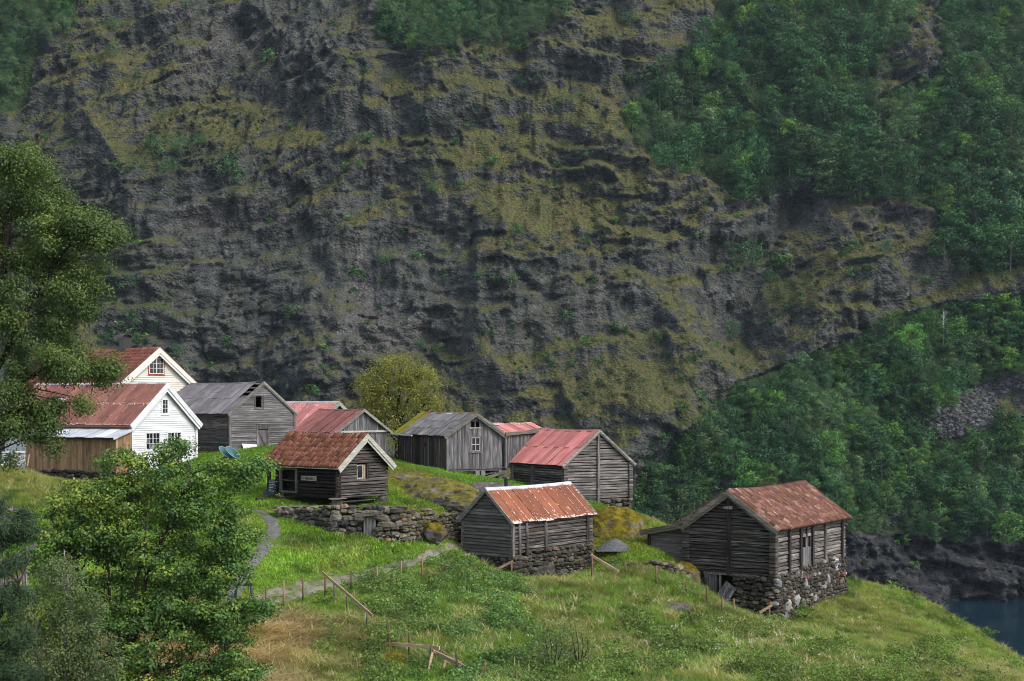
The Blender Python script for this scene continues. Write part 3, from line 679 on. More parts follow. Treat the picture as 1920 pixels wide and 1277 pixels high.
def tilefield(par, sl, tw, te, mat, name='roof_tiles', amp=.15, jit=.02):
    n, rws = int(sl.L/tw), int(sl.H/te); tw = sl.L/n; te = sl.H/rws; V = []; Fc = []; T = []
    pr = [(0, -.35), (.22, .75), (.45, 1.2), (.68, .7), (1.04, -.45)]
    for r in range(rws):
        for i in range(n):
            b = len(V); tn = random.betavariate(2.2, 2.2); ja, ju, jh = random.uniform(-jit, jit), random.uniform(-jit, jit), random.uniform(0, .012)
            wob = .012*math.sin(i*.7 + r*1.3)
            for e, (uu, hh) in enumerate(((r*te - .05, .036), ((r+1)*te + .03, .012))):
                for f, h in pr: V.append(tuple(sl.p(i*tw + f*tw + ja, uu + ju, hh + h*amp + jh + wob))); T.append(tn)
            for q in range(4): Fc.append((b+q, b+q+1, b+6+q, b+5+q))
            c = len(V)
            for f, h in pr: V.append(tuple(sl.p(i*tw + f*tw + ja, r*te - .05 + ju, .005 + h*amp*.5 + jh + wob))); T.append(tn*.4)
            for q in range(4): Fc.append((c+q, c+q+1, b+q+1, b+q))
    o = link(npmesh(name, np.array(V), np.array(Fc), mat, False, {'tint': ('FLOAT', np.array(T))}), name, par); o['kind'] = 'stuff'
    return o
def stonemesh(seed):
    rr = random.Random(seed); bm = bmesh.new(); bmesh.ops.create_cube(bm, size=1)
    bmesh.ops.bevel(bm, geom=bm.edges[:] , offset=.26, segments=1, affect='EDGES')
    for v in bm.verts: v.co = Vector([c * rr.uniform(.82, 1.12) + rr.uniform(-.04, .04) for c in v.co])
    bmesh.ops.triangulate(bm, faces=bm.faces[:]); me = bpy.data.meshes.new('stone'); bm.to_mesh(me); bm.free(); return me
STONES = {}
def stonepool(mat):
    if mat.name not in STONES:
        STONES[mat.name] = []
        for i in range(9):
            m = stonemesh(i); m.materials.append(mat); STONES[mat.name].append(m)
    return STONES[mat.name]
def stone(par, pos, sx, sy, sz, rot, mat, name='stone'):
    o = bpy.data.objects.new(name, random.choice(stonepool(mat))); COL.objects.link(o); o.parent = par
    o.location = pos; o.scale = (sx, sy, sz); o.rotation_euler = rot; return o
def stonewall(par, p0, p1, zb, zt, mat, hmin=.16, hmax=.32, dep=.35, opens=(), n_out=None, big=(), core=True, pale=.0, batter=.0, asp=(1.0, 2.3)):
    """dry-laid stones between p0 and p1 (parent space), zb/zt functions of u"""
    p0, p1 = Vector(p0), Vector(p1); d = p1 - p0; L = d.length; d.normalize(); n = n_out or Vector((d.y, -d.x, 0)); ang = math.atan2(d.y, d.x)
    zlo = min(zb(u) for u in np.linspace(0, L, 9)); zhi = max(zt(u) for u in np.linspace(0, L, 9)); z = zlo
    while z < zhi:
        h = random.uniform(hmin, hmax); u = random.uniform(-.2, 0)
        while u < L:
            hh = h*random.uniform(.8, 1.2); w_ = hh*random.uniform(*asp); um = u + w_/2; u += w_*.97
            zc = z + h/2 + random.uniform(-.06, .06)
            if um < 0 or um > L or zc - hh*.25 > zt(um) - .02 or zc < zb(um): continue
            if any(a < um < b and c < zc < e for a, b, c, e in opens): continue
            pos = p0 + d*um + n*(random.uniform(-.05, .04) + batter*(zhi - zc)); 
            mm = M['stone_pale'] if random.random() < pale else mat
            stone(par, (pos.x, pos.y, zc), w_*1.06, dep, hh*1.08, (random.uniform(-.15, .15), random.uniform(-.22, .22), ang + random.uniform(-.15, .15)), mm)
        z += h * .96
    for (u, zc, w_, hh, mm) in big:
        pos = p0 + d*u + n*(.07 + batter*(zhi - zc)); stone(par, (pos.x, pos.y, zc), w_, dep, hh, (random.uniform(-.2, .2), random.uniform(-.3, .3), ang), mm)
    if core:
        us = list(np.linspace(0, L, 10)); m = MB()
        for a, b in zip(us[:-1], us[1:]):
            um = (a+b)/2; lo, hi = zb(um), zt(um) - .06
            seg = [(lo, hi)]
            for (c, e, f, g) in opens:
                if c < um < e: seg = [(x, y) for x, y in split(lo, hi, [(f, g)])]
            for x, y in seg:
                q = [p0 + d*a - n*.12, p0 + d*b - n*.12, p0 + d*b - n*.4, p0 + d*a - n*.4]
                m.hexa([(v.x, v.y, x) for v in q] + [(v.x, v.y, y) for v in q])
        m.build('rubble_core', M['rubble'], par)
def window(par, face, u0, u1, z0, z1, frame, cols=2, rows=2, fw=.07, mull=None, glassm=None, sub=1, casing=None, cw=.09):
    mull = mull or frame; m = MB()
    for a, b, c, d in ((u0, u0+fw, z0, z1), (u1-fw, u1, z0, z1), (u0+fw, u1-fw, z0, z0+fw), (u0+fw, u1-fw, z1-fw, z1)):
        m.hexa([face.p(a,c,-.02), face.p(b,c,-.02), face.p(b,c,.065), face.p(a,c,.065), face.p(a,d,-.02), face.p(b,d,-.02), face.p(b,d,.065), face.p(a,d,.065)])
    wn_ = m.build('window', frame, par)
    uw, zh = (u1-u0-2*fw)/cols, (z1-z0-2*fw)/rows; bar = MB()
    for i in range(1, cols):
        a = u0+fw+i*uw; k = .035 if (cols == 4 and i == 2) else .014
        bar.hexa([face.p(a-k,z0+fw,.01), face.p(a+k,z0+fw,.01), face.p(a+k,z0+fw,.055), face.p(a-k,z0+fw,.055), face.p(a-k,z1-fw,.01), face.p(a+k,z1-fw,.01), face.p(a+k,z1-fw,.055), face.p(a-k,z1-fw,.055)])
    for i in range(1, rows):
        c = z0+fw+i*zh; k = .013
        bar.hexa([face.p(u0+fw,c-k,.012), face.p(u1-fw,c-k,.012), face.p(u1-fw,c-k,.05), face.p(u0+fw,c-k,.05), face.p(u0+fw,c+k,.012), face.p(u1-fw,c+k,.012), face.p(u1-fw,c+k,.05), face.p(u0+fw,c+k,.05)])
    if bar.v: bar.build('glazing_bar', mull, wn_)
    for i in range(cols):
        for j in range(rows):
            a, c = u0+fw+i*uw, z0+fw+j*zh
            MB().quad(face.p(a,c,.018), face.p(a+uw,c,.018), face.p(a+uw,c+zh,.018), face.p(a,c+zh,.018)).build('pane', random.choice(glassm) if isinstance(glassm, list) else (glassm or M['glass']), wn_)
    if casing:
        m = MB()
        for a, b, c, d in ((u0-cw, u0, z0-cw, z1+cw), (u1, u1+cw, z0-cw, z1+cw), (u0, u1, z0-cw, z0), (u0, u1, z1, z1+cw)):
            m.hexa([face.p(a,c,-.02), face.p(b,c,-.02), face.p(b,c,.05), face.p(a,c,.05), face.p(a,d,-.02), face.p(b,d,-.02), face.p(b,d,.05), face.p(a,d,.05)])
        m.hexa([face.p(u0-cw-.04,z0-cw-.04,-.02), face.p(u1+cw+.04,z0-cw-.04,-.02), face.p(u1+cw+.04,z0-cw-.04,.1), face.p(u0-cw-.04,z0-cw-.04,.1), face.p(u0-cw-.04,z0-cw,-.02), face.p(u1+cw+.04,z0-cw,-.02), face.p(u1+cw+.04,z0-cw,.1), face.p(u0-cw-.04,z0-cw,.1)])
        m.build('casing', casing, wn_)
    return wn_
def fbox(face, u0, u1, z0, z1, o0, o1):
    return MB().hexa([face.p(u0,z0,o0), face.p(u1,z0,o0), face.p(u1,z0,o1), face.p(u0,z0,o1), face.p(u0,z1,o0), face.p(u1,z1,o0), face.p(u1,z1,o1), face.p(u0,z1,o1)])
class House:
    """roof prism: Wr across (x), Lr along ridge (y), front gable at y=0; ze eave height, rise"""
    def __init__(s, name, label, E0, th, Wr, Lr, rise, zbase, sgn=1, ove=.4, ovg=.35, cat='building', sag=0):
        S_ = 1.15; th = R(th); E0 = Vector(E0)*S_; s.Wr, s.Lr, s.rise = Wr*S_, Lr*S_, rise*S_
        a = Vector((math.sin(th), -math.cos(th), 0))*sgn; r = Vector((math.cos(th), math.sin(th), 0))
        org = E0 if sgn > 0 else E0 + a*s.Wr
        ax = a if sgn > 0 else -a
        s.ze = E0.z; s.zb = zbase; s.ove, s.ovg = ove, ovg
        s.root = thing(name, label, cat, (org.x, org.y, 0), math.atan2(ax.y, ax.x)); s.org = org; s.rz = math.atan2(ax.y, ax.x)
        s.pitch = s.rise/(s.Wr/2)
        x0, x1, y0, y1 = ove, s.Wr-ove, ovg, s.Lr-ovg
        s.x0, s.x1, s.y0, s.y1 = x0, x1, y0, y1
        zw = s.ze + ove*s.pitch - .10; s.zw = zw; wr = (x1-x0)/2*s.pitch
        s.gable = Face((x0,y0,0), (1,0,0), (0,-1,0), x1-x0, gable_top(x1-x0, zw, wr))
        s.back = Face((x1,y1,0), (-1,0,0), (0,1,0), x1-x0, gable_top(x1-x0, zw, wr))
        s.sideL = Face((x0,y1,0), (0,-1,0), (-1,0,0), y1-y0, lambda u: zw + .02)     # u runs from the back to the front gable
        s.sideR = Face((x1,y0,0), (0,1,0), (1,0,0), y1-y0, lambda u: zw + .02)
        hl = math.hypot(s.Wr/2, s.rise); s.hl = hl
        s.slL = Slope((0,0,s.ze), (0,1,0), (s.Wr/2, 0, s.rise), s.Lr, hl)
        s.slR = Slope((s.Wr,0,s.ze), (0,1,0), (-s.Wr/2, 0, s.rise), s.Lr, hl); s.sag = s.slL.sag = s.slR.sag = sag
    def part(s, name): 
        return None
    def walls(s, hidden, mat):
        for f in hidden: panel(f, s.zb, out=-.02).build('wall', mat, s.root)
    def rakes(s, mat, w_=.2, t=.05, back=True, double=True, name='barge_board', gap=.0):
        for yy, sg in ((-.02, -1),) + (((s.Lr + .02, 1),) if back else ()):
            for xs in (0, 1):
                e = Vector((0 if xs == 0 else s.Wr, yy, s.ze)); r_ = Vector((s.Wr/2, yy, s.ze + s.rise)); d = (r_ - e).normalized(); nn = Vector((-d.z, 0, d.x)); nn = nn if nn.z > 0 else -nn
                for k, (o0, o1, tt) in enumerate(((.05, .05 - w_, t),) + (((.05 - w_*.62, .05 - w_*1.55, t*.55),) if double else ())):
                    A, B = e + nn*o0 - d*.06, r_ + nn*o0; C_, D_ = r_ + nn*o1, e + nn*o1 - d*.06
                    # mitre at the ridge: both boards end on x = Wr/2
                    def clip(Pt): 
                        k_ = (s.Wr/2 - Pt.x)/d.x; return Pt + d*k_
                    B, C_ = clip(B), clip(C_)
                    y0, y1 = (yy - tt, yy) if sg < 0 else (yy, yy + tt)
                    if k == 1: y0, y1 = (yy + .003, yy + tt) if sg < 0 else (yy - tt, yy - .003)
                    MB().hexa([(q.x, y0, q.z) for q in (A, B, C_, D_)] + [(q.x, y1, q.z) for q in (A, B, C_, D_)]).build(name, mat, s.root)
    def ridge(s, mat, w_=.24, name='ridge_cap', y0=0, y1=None):
        y1 = s.Lr if y1 is None else y1; m = MB(); d = w_*s.pitch; k_ = 10 if s.sag else 1
        for i in range(k_):
            q0, q1 = y0 + (y1-y0)*i/k_, y0 + (y1-y0)*(i+1)/k_; z0, z1 = [s.ze + s.rise - s.sag*math.sin(math.pi*q/s.Lr) for q in (q0, q1)]
            for a, b in ((-1, 0), (0, 1)):
                xa, xb = s.Wr/2 + a*w_, s.Wr/2 + b*w_; da, db = .075 - abs(a)*d, .075 - abs(b)*d
                m.hexa([(xa,q0,z0+da-.03),(xb,q0,z0+db-.03),(xb,q1,z1+db-.03),(xa,q1,z1+da-.03),(xa,q0,z0+da),(xb,q0,z0+db),(xb,q1,z1+db),(xa,q1,z1+da)])
        return m.build(name, mat, s.root)
    def corner(s, x, y, mat, z0, z1, wd=.16, name='corner_board'):
        return MB().box(x - wd/2, x + wd/2, y - wd/2, y + wd/2, z0, z1).build(name, mat, s.root)
    def to_world(s, x, y, z): c, q = math.cos(s.rz), math.sin(s.rz); return Vector((s.org.x + x*c - y*q, s.org.y + x*q + y*c, z))
    def foot(s, pad=0): return [s.to_world(*p, 0) for p in ((s.x0-pad, s.y0-pad), (s.x1+pad, s.y0-pad), (s.x1+pad, s.y1+pad), (s.x0-pad, s.y1+pad))]
HOUSES = []
def local_ground(h): 
    return lambda x, y: float(gz_(*h.to_world(x, y, 0)[:2]))

# ------------------------------------------------------------------ the buildings
def sill_z(py, d): return (HY - py)/F*d
# --- white house with the red window (rear)
h = House('farmhouse', 'cream clapboard farmhouse with tiled roof, black chimney and red-framed gable window', (-28.93,101.0,1.24), 133.7, 7.24, 17.5, 3.02, -5.2, cat='house'); HOUSES.append(h)
wx_ = h.gable.l/2 - .05
courses(h.root, h.gable, -5.2, h.zw + h.gable.l/2*h.pitch, .19, M['cream'], 'clap', [(wx_-.8, wx_+.7, h.zw+1.0, h.zw+2.45)], t=.055)
h.walls([h.sideL, h.sideR, h.back], M['cream'])
window(h.root, h.gable, wx_-.76, wx_+.66, h.zw+1.03, h.zw+2.42, M['white'], 4, 3, .06, casing=M['redpaint'], cw=.085)
for sl in (h.slL, h.slR): deck(h.root, sl)
tilefield(h.root, h.slL, .33, .44, M['tile_house']); tilefield(h.root, h.slR, .33, .44, M['tile_house'])
h.rakes(M['creamtrim'], .34, .06); h.ridge(M['tile_house'], .16)
h.corner(h.x1, h.y0 - .02, M['creamtrim'], -5.2, h.zw, .2); h.corner(h.x0, h.y0 - .02, M['creamtrim'], -5.2, h.zw, .2)
zr = h.ze + h.rise
m = MB(); m.box(-.42, .42, -.36, .36, -.6, 1.05); c = m.build('chimney', M['black_metal'], h.root); c.location = (h.Wr/2, 6.0, zr)
m = MB()
for i in range(9):
    a, b = math.pi*i/9, math.pi*(i+1)/9
    m.hexa([(-.46*math.cos(a), -.4, 1.1+.3*math.sin(a)), (-.46*math.cos(b), -.4, 1.1+.3*math.sin(b)), (-.46*math.cos(b), .4, 1.1+.3*math.sin(b)), (-.46*math.cos(a), .4, 1.1+.3*math.sin(a))] +
           [(-.5*math.cos(a), -.4, 1.1+.36*math.sin(a)), (-.5*math.cos(b), -.4, 1.1+.36*math.sin(b)), (-.5*math.cos(b), .4, 1.1+.36*math.sin(b)), (-.5*math.cos(a), .4, 1.1+.36*math.sin(a))])
m.box(-.47, .47, -.41, .41, 1.02, 1.1).build('chimney_hood', M['black_metal'], c)
m = MB(); m.box(-.42, .42, -.42, .42, -.5, .5); m.box(-.6, .6, -.55, .55, .5, .62); m.hexa([(-.55,-.5,.62),(.55,-.5,.62),(.55,.5,.62),(-.55,.5,.62),(-.45,-.4,.85),(.45,-.4,.85),(.45,.4,.85),(-.45,.4,.85)])
c = m.build('chimney', M['brick'], h.root); c.location = (h.Wr/2, 16.3, zr); c['label'] = 'red brick chimney with a stepped cap'
# --- white house in front, with the tan lean-to
h = House('cottage', 'white clapboard cottage with rusty sheet roof and tan board lean-to', (-24.77,90.0,-1.30), 150.6, 6.76, 12.4, 2.79, -5.3, ove=.35, ovg=.3, cat='house'); HOUSES.append(h); h2 = h
zc = h.zw; gl_ = h.gable.l
W1, W2 = (1.5, 3.05, zc-2.1, zc-.74), (3.8, 5.4, zc-2.1, zc-.74)
ct = gl_/2 + .05
courses(h.root, h.gable, -5.3, zc + gl_/2*h.pitch, .17, M['white'], 'clap', [W1, W2, (ct-.36, ct+.36, zc+.62, zc+1.82)], t=.055)
for a in (W1, W2): window(h.root, h.gable, a[0]+.03, a[1]-.03, a[2]+.03, a[3]-.03, M['white'], 4, 3, .06, glassm=[M['glass'], M['glass'], M['curtain']], casing=M['white'])
window(h.root, h.gable, ct-.33, ct+.33, zc+.65, zc+1.79, M['white'], 2, 3, .07, casing=M['white'], cw=.07)
h.walls([h.sideL, h.sideR, h.back], M['white'])
for sl in (h.slL, h.slR): deck(h.root, sl)
sheets(h.root, h.slL, .95, M['sheet_rustdark'], 2, .15, .02); sheets(h.root, h.slR, .95, M['sheet_rustdark'], 1, .15, .02)
h.rakes(M['white'], .36, .06); h.ridge(M['cap_white'], .14)
MB().box(-.1, .02, 0, h.Lr, h.ze-.16, h.ze-.02).build('gutter', M['sheet_rustdark'], h.root)
for x in (h.x0, h.x1): h.corner(x, h.y0-.02, M['white'], -5.3, zc, .2)
# lean-to
y0, y1, xo, zt = .15, 9.6, -1.35, h.ze - .42
fl_ = Face((xo, y1, 0), (0,-1,0), (-1,0,0), y1-y0, lambda u: zt - .45); fe = Face((xo, y0, 0), (1,0,0), (0,-1,0), -xo+.3, lambda u: zt - .45 + .28*u)
boards(h.root, fl_, -5.0, .2, M['board_tan']); boards(h.root, fe, -5.0, .2, M['board_tan'])
ls = Slope((xo-.45, y0-.2, zt-.5), (0,1,0), (1.9, 0, .62), y1-y0+.3, 2.0)
deck(h.root, ls, name='lean_to_deck'); sheets(h.root, ls, 1.0, M['sheet_zinc'], 1, .15, .018, name='lean_to_sheet')
MB().beam(ls.p(-.03, 0, -.06), ls.p(-.03, 2.0, -.06), .05, .16).build('lean_to_barge_board', M['sheet_zinc'], h.root)
stonewall(h.root, (xo+.05, y1, 0), (xo+.05, y0, 0), lambda u: -7.2, lambda u: -5.0, M['stone_dark'], .2, .38, .4, n_out=Vector((-1,0,0)))
MB().hexa([h.slL.p(9.2,2.0,-.1), h.slL.p(10.6,2.0,-.1), h.slL.p(10.6,3.1,-.1), h.slL.p(9.2,3.1,-.1), h.slL.p(9.2,2.0,.35), h.slL.p(10.6,2.0,.35), h.slL.p(10.6,3.1,.12), h.slL.p(9.2,3.1,.12)]).build('skylight', M['cap_white'], h.root)
# --- grey barn
h = House('barn', 'grey clapboard barn with two gaps in its corrugated roof beside white cottage', (-19.87,97.0,-.60), 137.8, 6.22, 10.5, 2.28, -4.3, ove=.25, ovg=.15, cat='barn', sag=0.1); HOUSES.append(h); hb = h
zc = h.zw; gl_ = h.gable.l
wo = (2.55, 3.3, zc+.35, zc+1.35); do = (2.75, 3.95, -3.95, -1.55)
courses(h.root, h.gable, -4.3, zc+gl_/2*h.pitch, .17, M['clap_grey'], 'clap', [wo, do], t=.065)
courses(h.root, h.sideL, -4.3, zc, .2, [M['log_mid'], M['clap_grey'], M['clap_dark']], 'clap', t=.05)
h.walls([h.sideR, h.back], M['clap_grey'])
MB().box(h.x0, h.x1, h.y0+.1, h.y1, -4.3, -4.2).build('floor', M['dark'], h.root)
m = MB(); f = h.gable
for a in ((wo[0]-.1, wo[0], wo[2]-.1, wo[3]+.1), (wo[1], wo[1]+.12, wo[2]-.1, wo[3]+.1), (wo[0], wo[1], wo[2]-.1, wo[2]), (wo[0], wo[1], wo[3], wo[3]+.1)):
    fb = fbox(f, *a, -.03, .07); m.hexa(fb.v)
m.build('hatch_frame', M['post'], h.root)
dr = bpy.data.objects.new('door', None); COL.objects.link(dr); dr.parent = h.root
u = do[0]+.1
while u < do[1]-.12: fbox(f, u, u+.16, do[2]+.12, do[3]-.5, 0, .04).build('door_board', M['board_grey'], dr); u += .175
MB().beam(f.p(do[0]+.15, do[3]-.6, .07), f.p(do[1]-.2, do[2]+.3, .07), .04, .12).build('door_brace', M['post'], dr)
fbox(f, do[0]-.1, do[1]+.1, do[3]-.42, do[3]-.02, -.02, .07).build('door_head', M['post'], dr)
fbox(f, do[0]-.02, do[0]+.09, do[2], do[3]-.42, -.02, .06).build('door_jamb', M['post'], dr); fbox(f, do[1]-.1, do[1]+.02, do[2], do[3]-.42, -.02, .06).build('door_jamb', M['post'], dr)
fbox(f, do[0]-.05, do[1]+.05, do[2]-.05, do[2]+.12, -.02, .08).build('door_sill', M['post'], dr)
n_ = round(h.Lr/.95)
# battens instead of a closed deck so the gaps are real
for k in range(8): MB().beam(h.slL.p(0, .15+k*h.hl/7.6, -.06), h.slL.p(h.Lr, .15+k*h.hl/7.6, -.06), .12, .06, h.slL.n).build('batten', M['post'], h.root)
deck(h.root, h.slR)
sheets(h.root, h.slL, .95, M['sheet_grey'], 2, .15, .025, skip=((1, 0),)); sheets(h.root, h.slR, .95, M['sheet_grey'], 1, .15, .025)
h.rakes(M['rake'], .17, .05, back=False); h.ridge(M['sheet_grey'], .14, y0=1.0)
for x in (h.x0, h.x1): h.corner(x, h.y0-.03, M['post'], -4.4, zc, .2, 'corner_post')
# --- pale red roof behind
h = House('shed', 'shed with faded pink sheet roof behind the grey barn', (-14.45,100.6,-1.75), 140, 5.2, 7.5, 2.0, -4.5, ove=.3, ovg=.3, cat='shed'); HOUSES.append(h)
boards(h.root, h.gable, -4.5, .2, M['board_grey']); h.walls([h.sideL, h.sideR, h.back], M['board_grey'])
for sl in (h.slL, h.slR): deck(h.root, sl)
sheets(h.root, h.slL, .8, M['sheet_pink'], 1, .14, .02); sheets(h.root, h.slR, .8, M['sheet_pink'], 1, .14, .02); h.rakes(M['rake_pale'], .3, .05, False, False); h.ridge(M['cap_white'], .16)
# --- brown-red roof barn
h = House('barn', 'board-walled barn with brownish red sheet roof behind the tiled storehouse', (-11.59,91.0,-1.81), 132, 4.64, 5.28, 1.53, -5.4, ove=.3, ovg=.25, cat='barn', sag=0.07); HOUSES.append(h)
boards(h.root, h.gable, h.zw + .02, .17, M['board_grey'], name='gable_board'); boards(h.root, h.gable, -5.4, .17, M['board_grey'], ztop=h.zw-.1)
fbox(h.gable, -.25, h.gable.l+.15, h.zw-.1, h.zw+.04, .0, .16).build('string_course', M['rake_pale'], h.root)
h.walls([h.sideL, h.sideR, h.back], M['board_grey'])
for sl in (h.slL, h.slR): deck(h.root, sl)
sheets(h.root, h.slL, .8, M['sheet_brown'], 1, .14, .018); sheets(h.root, h.slR, .8, M['sheet_brown'], 1, .14, .018); h.rakes(M['rake'], .2, .05, True, False); h.ridge(M['sheet_brown'], .1)
# --- tiled storehouse on corner stones
h = House('storehouse', 'dark log storehouse with orange tiled roof raised on corner stones', (-9.15,73.0,-3.31), 140.9, 4.31, 6.19, 1.73, sill_z(936, 84), ove=.42, ovg=.42, cat='storehouse', sag=0.08); HOUSES.append(h); hs = h
zb = h.zb; zc = h.zw; gl_ = h.gable.l
wo = (gl_/2-.55, gl_/2+.42, zb+1.15, zb+2.0)
courses(h.root, h.gable, zb, zc+gl_/2*h.pitch, .19, [M['log_dark'], M['log_dark'], M['log_mid']], 'log', [wo], ext=.12)
yl = h.Lr - 1.15
sl_ = Face((h.x0, yl, 0), (0,-1,0), (-1,0,0), yl - h.y0, lambda u: zc)
oo = (.35, 1.95, zb+.2, zb+1.75)
courses(h.root, sl_, zb, zc, .2, M['log_black'], 'log', [oo], ext=.12)
f = sl_; m = MB()
for a in ((oo[0]-.02, oo[0]+.14, oo[2], oo[3]), (oo[1]-.14, oo[1]+.02, oo[2], oo[3]), (oo[0]+.14, oo[1]-.14, oo[2]-.02, oo[2]+.12), (oo[0]+.14, oo[1]-.14, oo[3]-.12, oo[3]+.02)): m.hexa(fbox(f, *a, .02, .16).v)
fr = m.build('opening_frame', M['post'], h.root); fbox(f, oo[0]+.1, oo[1]-.1, (oo[2]+oo[3])/2-.025, (oo[2]+oo[3])/2+.03, .08, .13).build('opening_bar', M['post'], fr)
MB().box(h.x0+.5, h.x0+.6, h.y0, yl, zb, zc).build('inner_wall', M['log_black'], h.root)
fc = Face((h.x1, yl, 0), (-1,0,0), (0,1,0), gl_, h.gable.top); panel(fc, zb, out=-.02).build('wall', M['log_black'], h.root)
h.walls([h.sideR], M['log_dark'])
MB().box(h.x0-.05, h.x1+.05, h.y0-.05, yl, zb-.02, zb+.12).build('floor', M['log_black'], h.root)
m = MB().beam((h.x0-.1, h.Lr-.42, zb+.35), (h.x0-.02, h.Lr-.42, zc+.05), .17, .17); m.build('porch_post', M['post_dark'], h.root)
MB().box(h.x0-.3, h.x0+.25, h.Lr-.65, h.Lr-.15, zb-.02, zb+.33).build('porch_sill', M['post'], h.root); MB().box(h.x0-.1, h.x0+.1, yl, h.Lr, zc-.12, zc+.08).build('wall_plate', M['post_dark'], h.root)
m = MB(); m.hexa(fbox(h.gable, wo[0]+.52, wo[1], wo[2], wo[3], -.06, -.02).v); m.build('shutter', M['board_tan'], h.root)
window(h.root, h.gable, wo[0], wo[0]+.52, wo[2], wo[3], M['rake_pale'], 1, 1, .05)
fbox(h.gable, wo[1]-.14, wo[1]+.06, wo[2]-.05, wo[3]+.05, -.02, .1).build('window_jamb', M['post_dark'], h.root)
for sl in (h.slL, h.slR): deck(h.root, sl)
tilefield(h.root, h.slL, .26, .40, M['tile_red'], jit=.02); tilefield(h.root, h.slR, .26, .40, M['tile_red'])
h.rakes(M['rake_pale'], .26, .05); h.ridge(M['tile_red'], .1)
MB().box(-.02, .04, 0, h.Lr, h.ze-.09, h.ze+.03).build('eave_board', M['rake_pale'], h.root)
for x, y in ((h.x0+.05, h.y0+.15), (h.x1-.25, h.y0+.1), (h.x0+.1, yl-.3), (h.x1-.25, yl-.3)):
    stone(h.root, (x, y, zb-.28), .62, .6, .62, (0,0,random.random()), M['stone'], 'corner_stone'); 
stone(h.root, (h.x0-.1, h.y0-.05, zb+.0), 1.3, .9, .09, (0,0,.3), M['stone'], 'flat_stone')
for i, y in enumerate((h.y0+.2, h.y0+.75, h.y0+1.2)): MB().box(h.x0+.5, h.x1-.7-.3*i, y, y+.2, zb-.26-.09*i, zb-.2-.09*i).build('plank', M['post'], h.root)
# board sign on the storehouse
sg = thing('sign', 'pale wooden name board on the dark log storehouse wall', 'sign', h.root.location, h.rz)
u0, u1 = 2.35, 3.75; z0, z1 = zb+1.02, zb+1.30
fbox(f, u0, u1, z0, z1, .12, .15).build('board', M['signboard'], sg)
def text(par, s_, p, d, n_, size, mat, name):
    cu = bpy.data.curves.new(name, 'FONT'); cu.body = s_; cu.size = size; cu.extrude = .004; cu.offset = .004
    o = bpy.data.objects.new(name, cu); COL.objects.link(o); dg = bpy.context.evaluated_depsgraph_get(); me = bpy.data.meshes.new_from_object(o.evaluated_get(dg)); bpy.data.objects.remove(o)
    me.name = name; me.materials.clear(); me.materials.append(mat); o = bpy.data.objects.new(name, me); COL.objects.link(o); o.parent = par
    x = Vector(d); z = Vector(n_); y = z.cross(x); Mx = Matrix((x, y, z)).transposed().to_4x4(); Mx.translation = p; o.matrix_local = Mx; return o
text(sg, 'OTTERNES', f.p(u0+.04, z0+.055, .156), f.d, f.n, .215, M['letter'], 'lettering')
m = MB()
for k, (a, b, zz) in enumerate(((1.02, 1.18, .15), (1.2, 1.3, .14), (1.04, 1.28, .07))): m.hexa(fbox(f, u0+a, u0+b, z0+zz, z0+zz+.035, .151, .157).v)
m.build('small_lettering', M['post'], sg)
# chalkboard, log and flower pot at the storehouse corner
cb = thing('chalkboard_sign', 'dark chalkboard with rows of chalk writing leaning by the storehouse porch', 'sign', h.to_world(h.x0-.5, h.Lr-1.15, 0), h.rz)
cz = zb + .02
m = MB().hexa([(-.05,-.3,cz),(-.05,.3,cz),(.0,.3,cz),(.0,-.3,cz),(.06,-.3,cz+.98),(.06,.3,cz+.98),(.11,.3,cz+.98),(.11,-.3,cz+.98)]); bd = m.build('board', M['chalk'], cb)
m = MB()
for k in range(7):
    zz = cz + .86 - k*.105; y = .24 - random.uniform(0, .06)
    while y > -.2:
        l = random.uniform(.04, .1); t_ = (zz - cz)/.98*.11 - .062
        m.hexa([(t_,y-l,zz),(t_,y,zz),(t_+.008,y,zz),(t_+.008,y-l,zz),(t_+.004,y-l,zz+.035),(t_+.004,y,zz+.035),(t_+.012,y,zz+.035),(t_+.012,y-l,zz+.035)]); y -= l + .03
        if k > 1 and random.random() < .18: break
m.build('chalk_writing', M['chalkline'], cb)
cl_ = thing('cut_log', 'short cut log with orange sawn end below the chalkboard', 'log', h.to_world(h.x0-.75, h.Lr-1.0, zb-.35), h.rz)
MB().tube([(0,0,.0),(.05,-.7,.0)], [.23,.24], 10).build('bark', M['bark'], cl_); 
m = MB().tube([(-.03,.02,0),(0,-.005,0)], [.2,.215], 10); m.build('sawn_end', M['log_end'], cl_); cl_.rotation_euler.z += R(-115)
fp = thing('flower_pot', 'small pot of pale flowers beside the cut log at the storehouse', 'flower pot', h.to_world(h.x0-.35, h.Lr-1.75, zb-.42), 0)
MB().tube([(0,0,0),(0,0,.3)], [.16,.2], 10).build('pot', M['terracotta'], fp)
def leafcloud(n, cen, rad, size, droop=.3, rng=RNG, asp=.32, face=1.0):
    """n rhombic leaves around points; returns verts, faces"""
    dl = rng.normal(size=(n, 3)); p = cen + dl * rad
    nr = dl / np.linalg.norm(dl, axis=1)[:, None] * face + np.array((0, 0, .55*face)) + rng.normal(size=(n, 3)) * .42; nr /= np.linalg.norm(nr, axis=1)[:, None]
    a = rng.normal(size=(n, 3)); a[:, 2] -= droop; a -= (a*nr).sum(1)[:, None]*nr; a /= np.linalg.norm(a, axis=1)[:, None] + 1e-9
    b = np.cross(nr, a)
    s_ = (size * rng.uniform(.6, 1.3, n))[:, None]
    v = np.stack([p - a*s_*.5, p + b*s_*asp, p + a*s_*.5, p - b*s_*asp], 1)
    return v.reshape(-1, 3), np.arange(4*n).reshape(-1, 4)
v, fcs = leafcloud(160, np.array((0,0,.42)), np.array((.13,.13,.1)), .09)
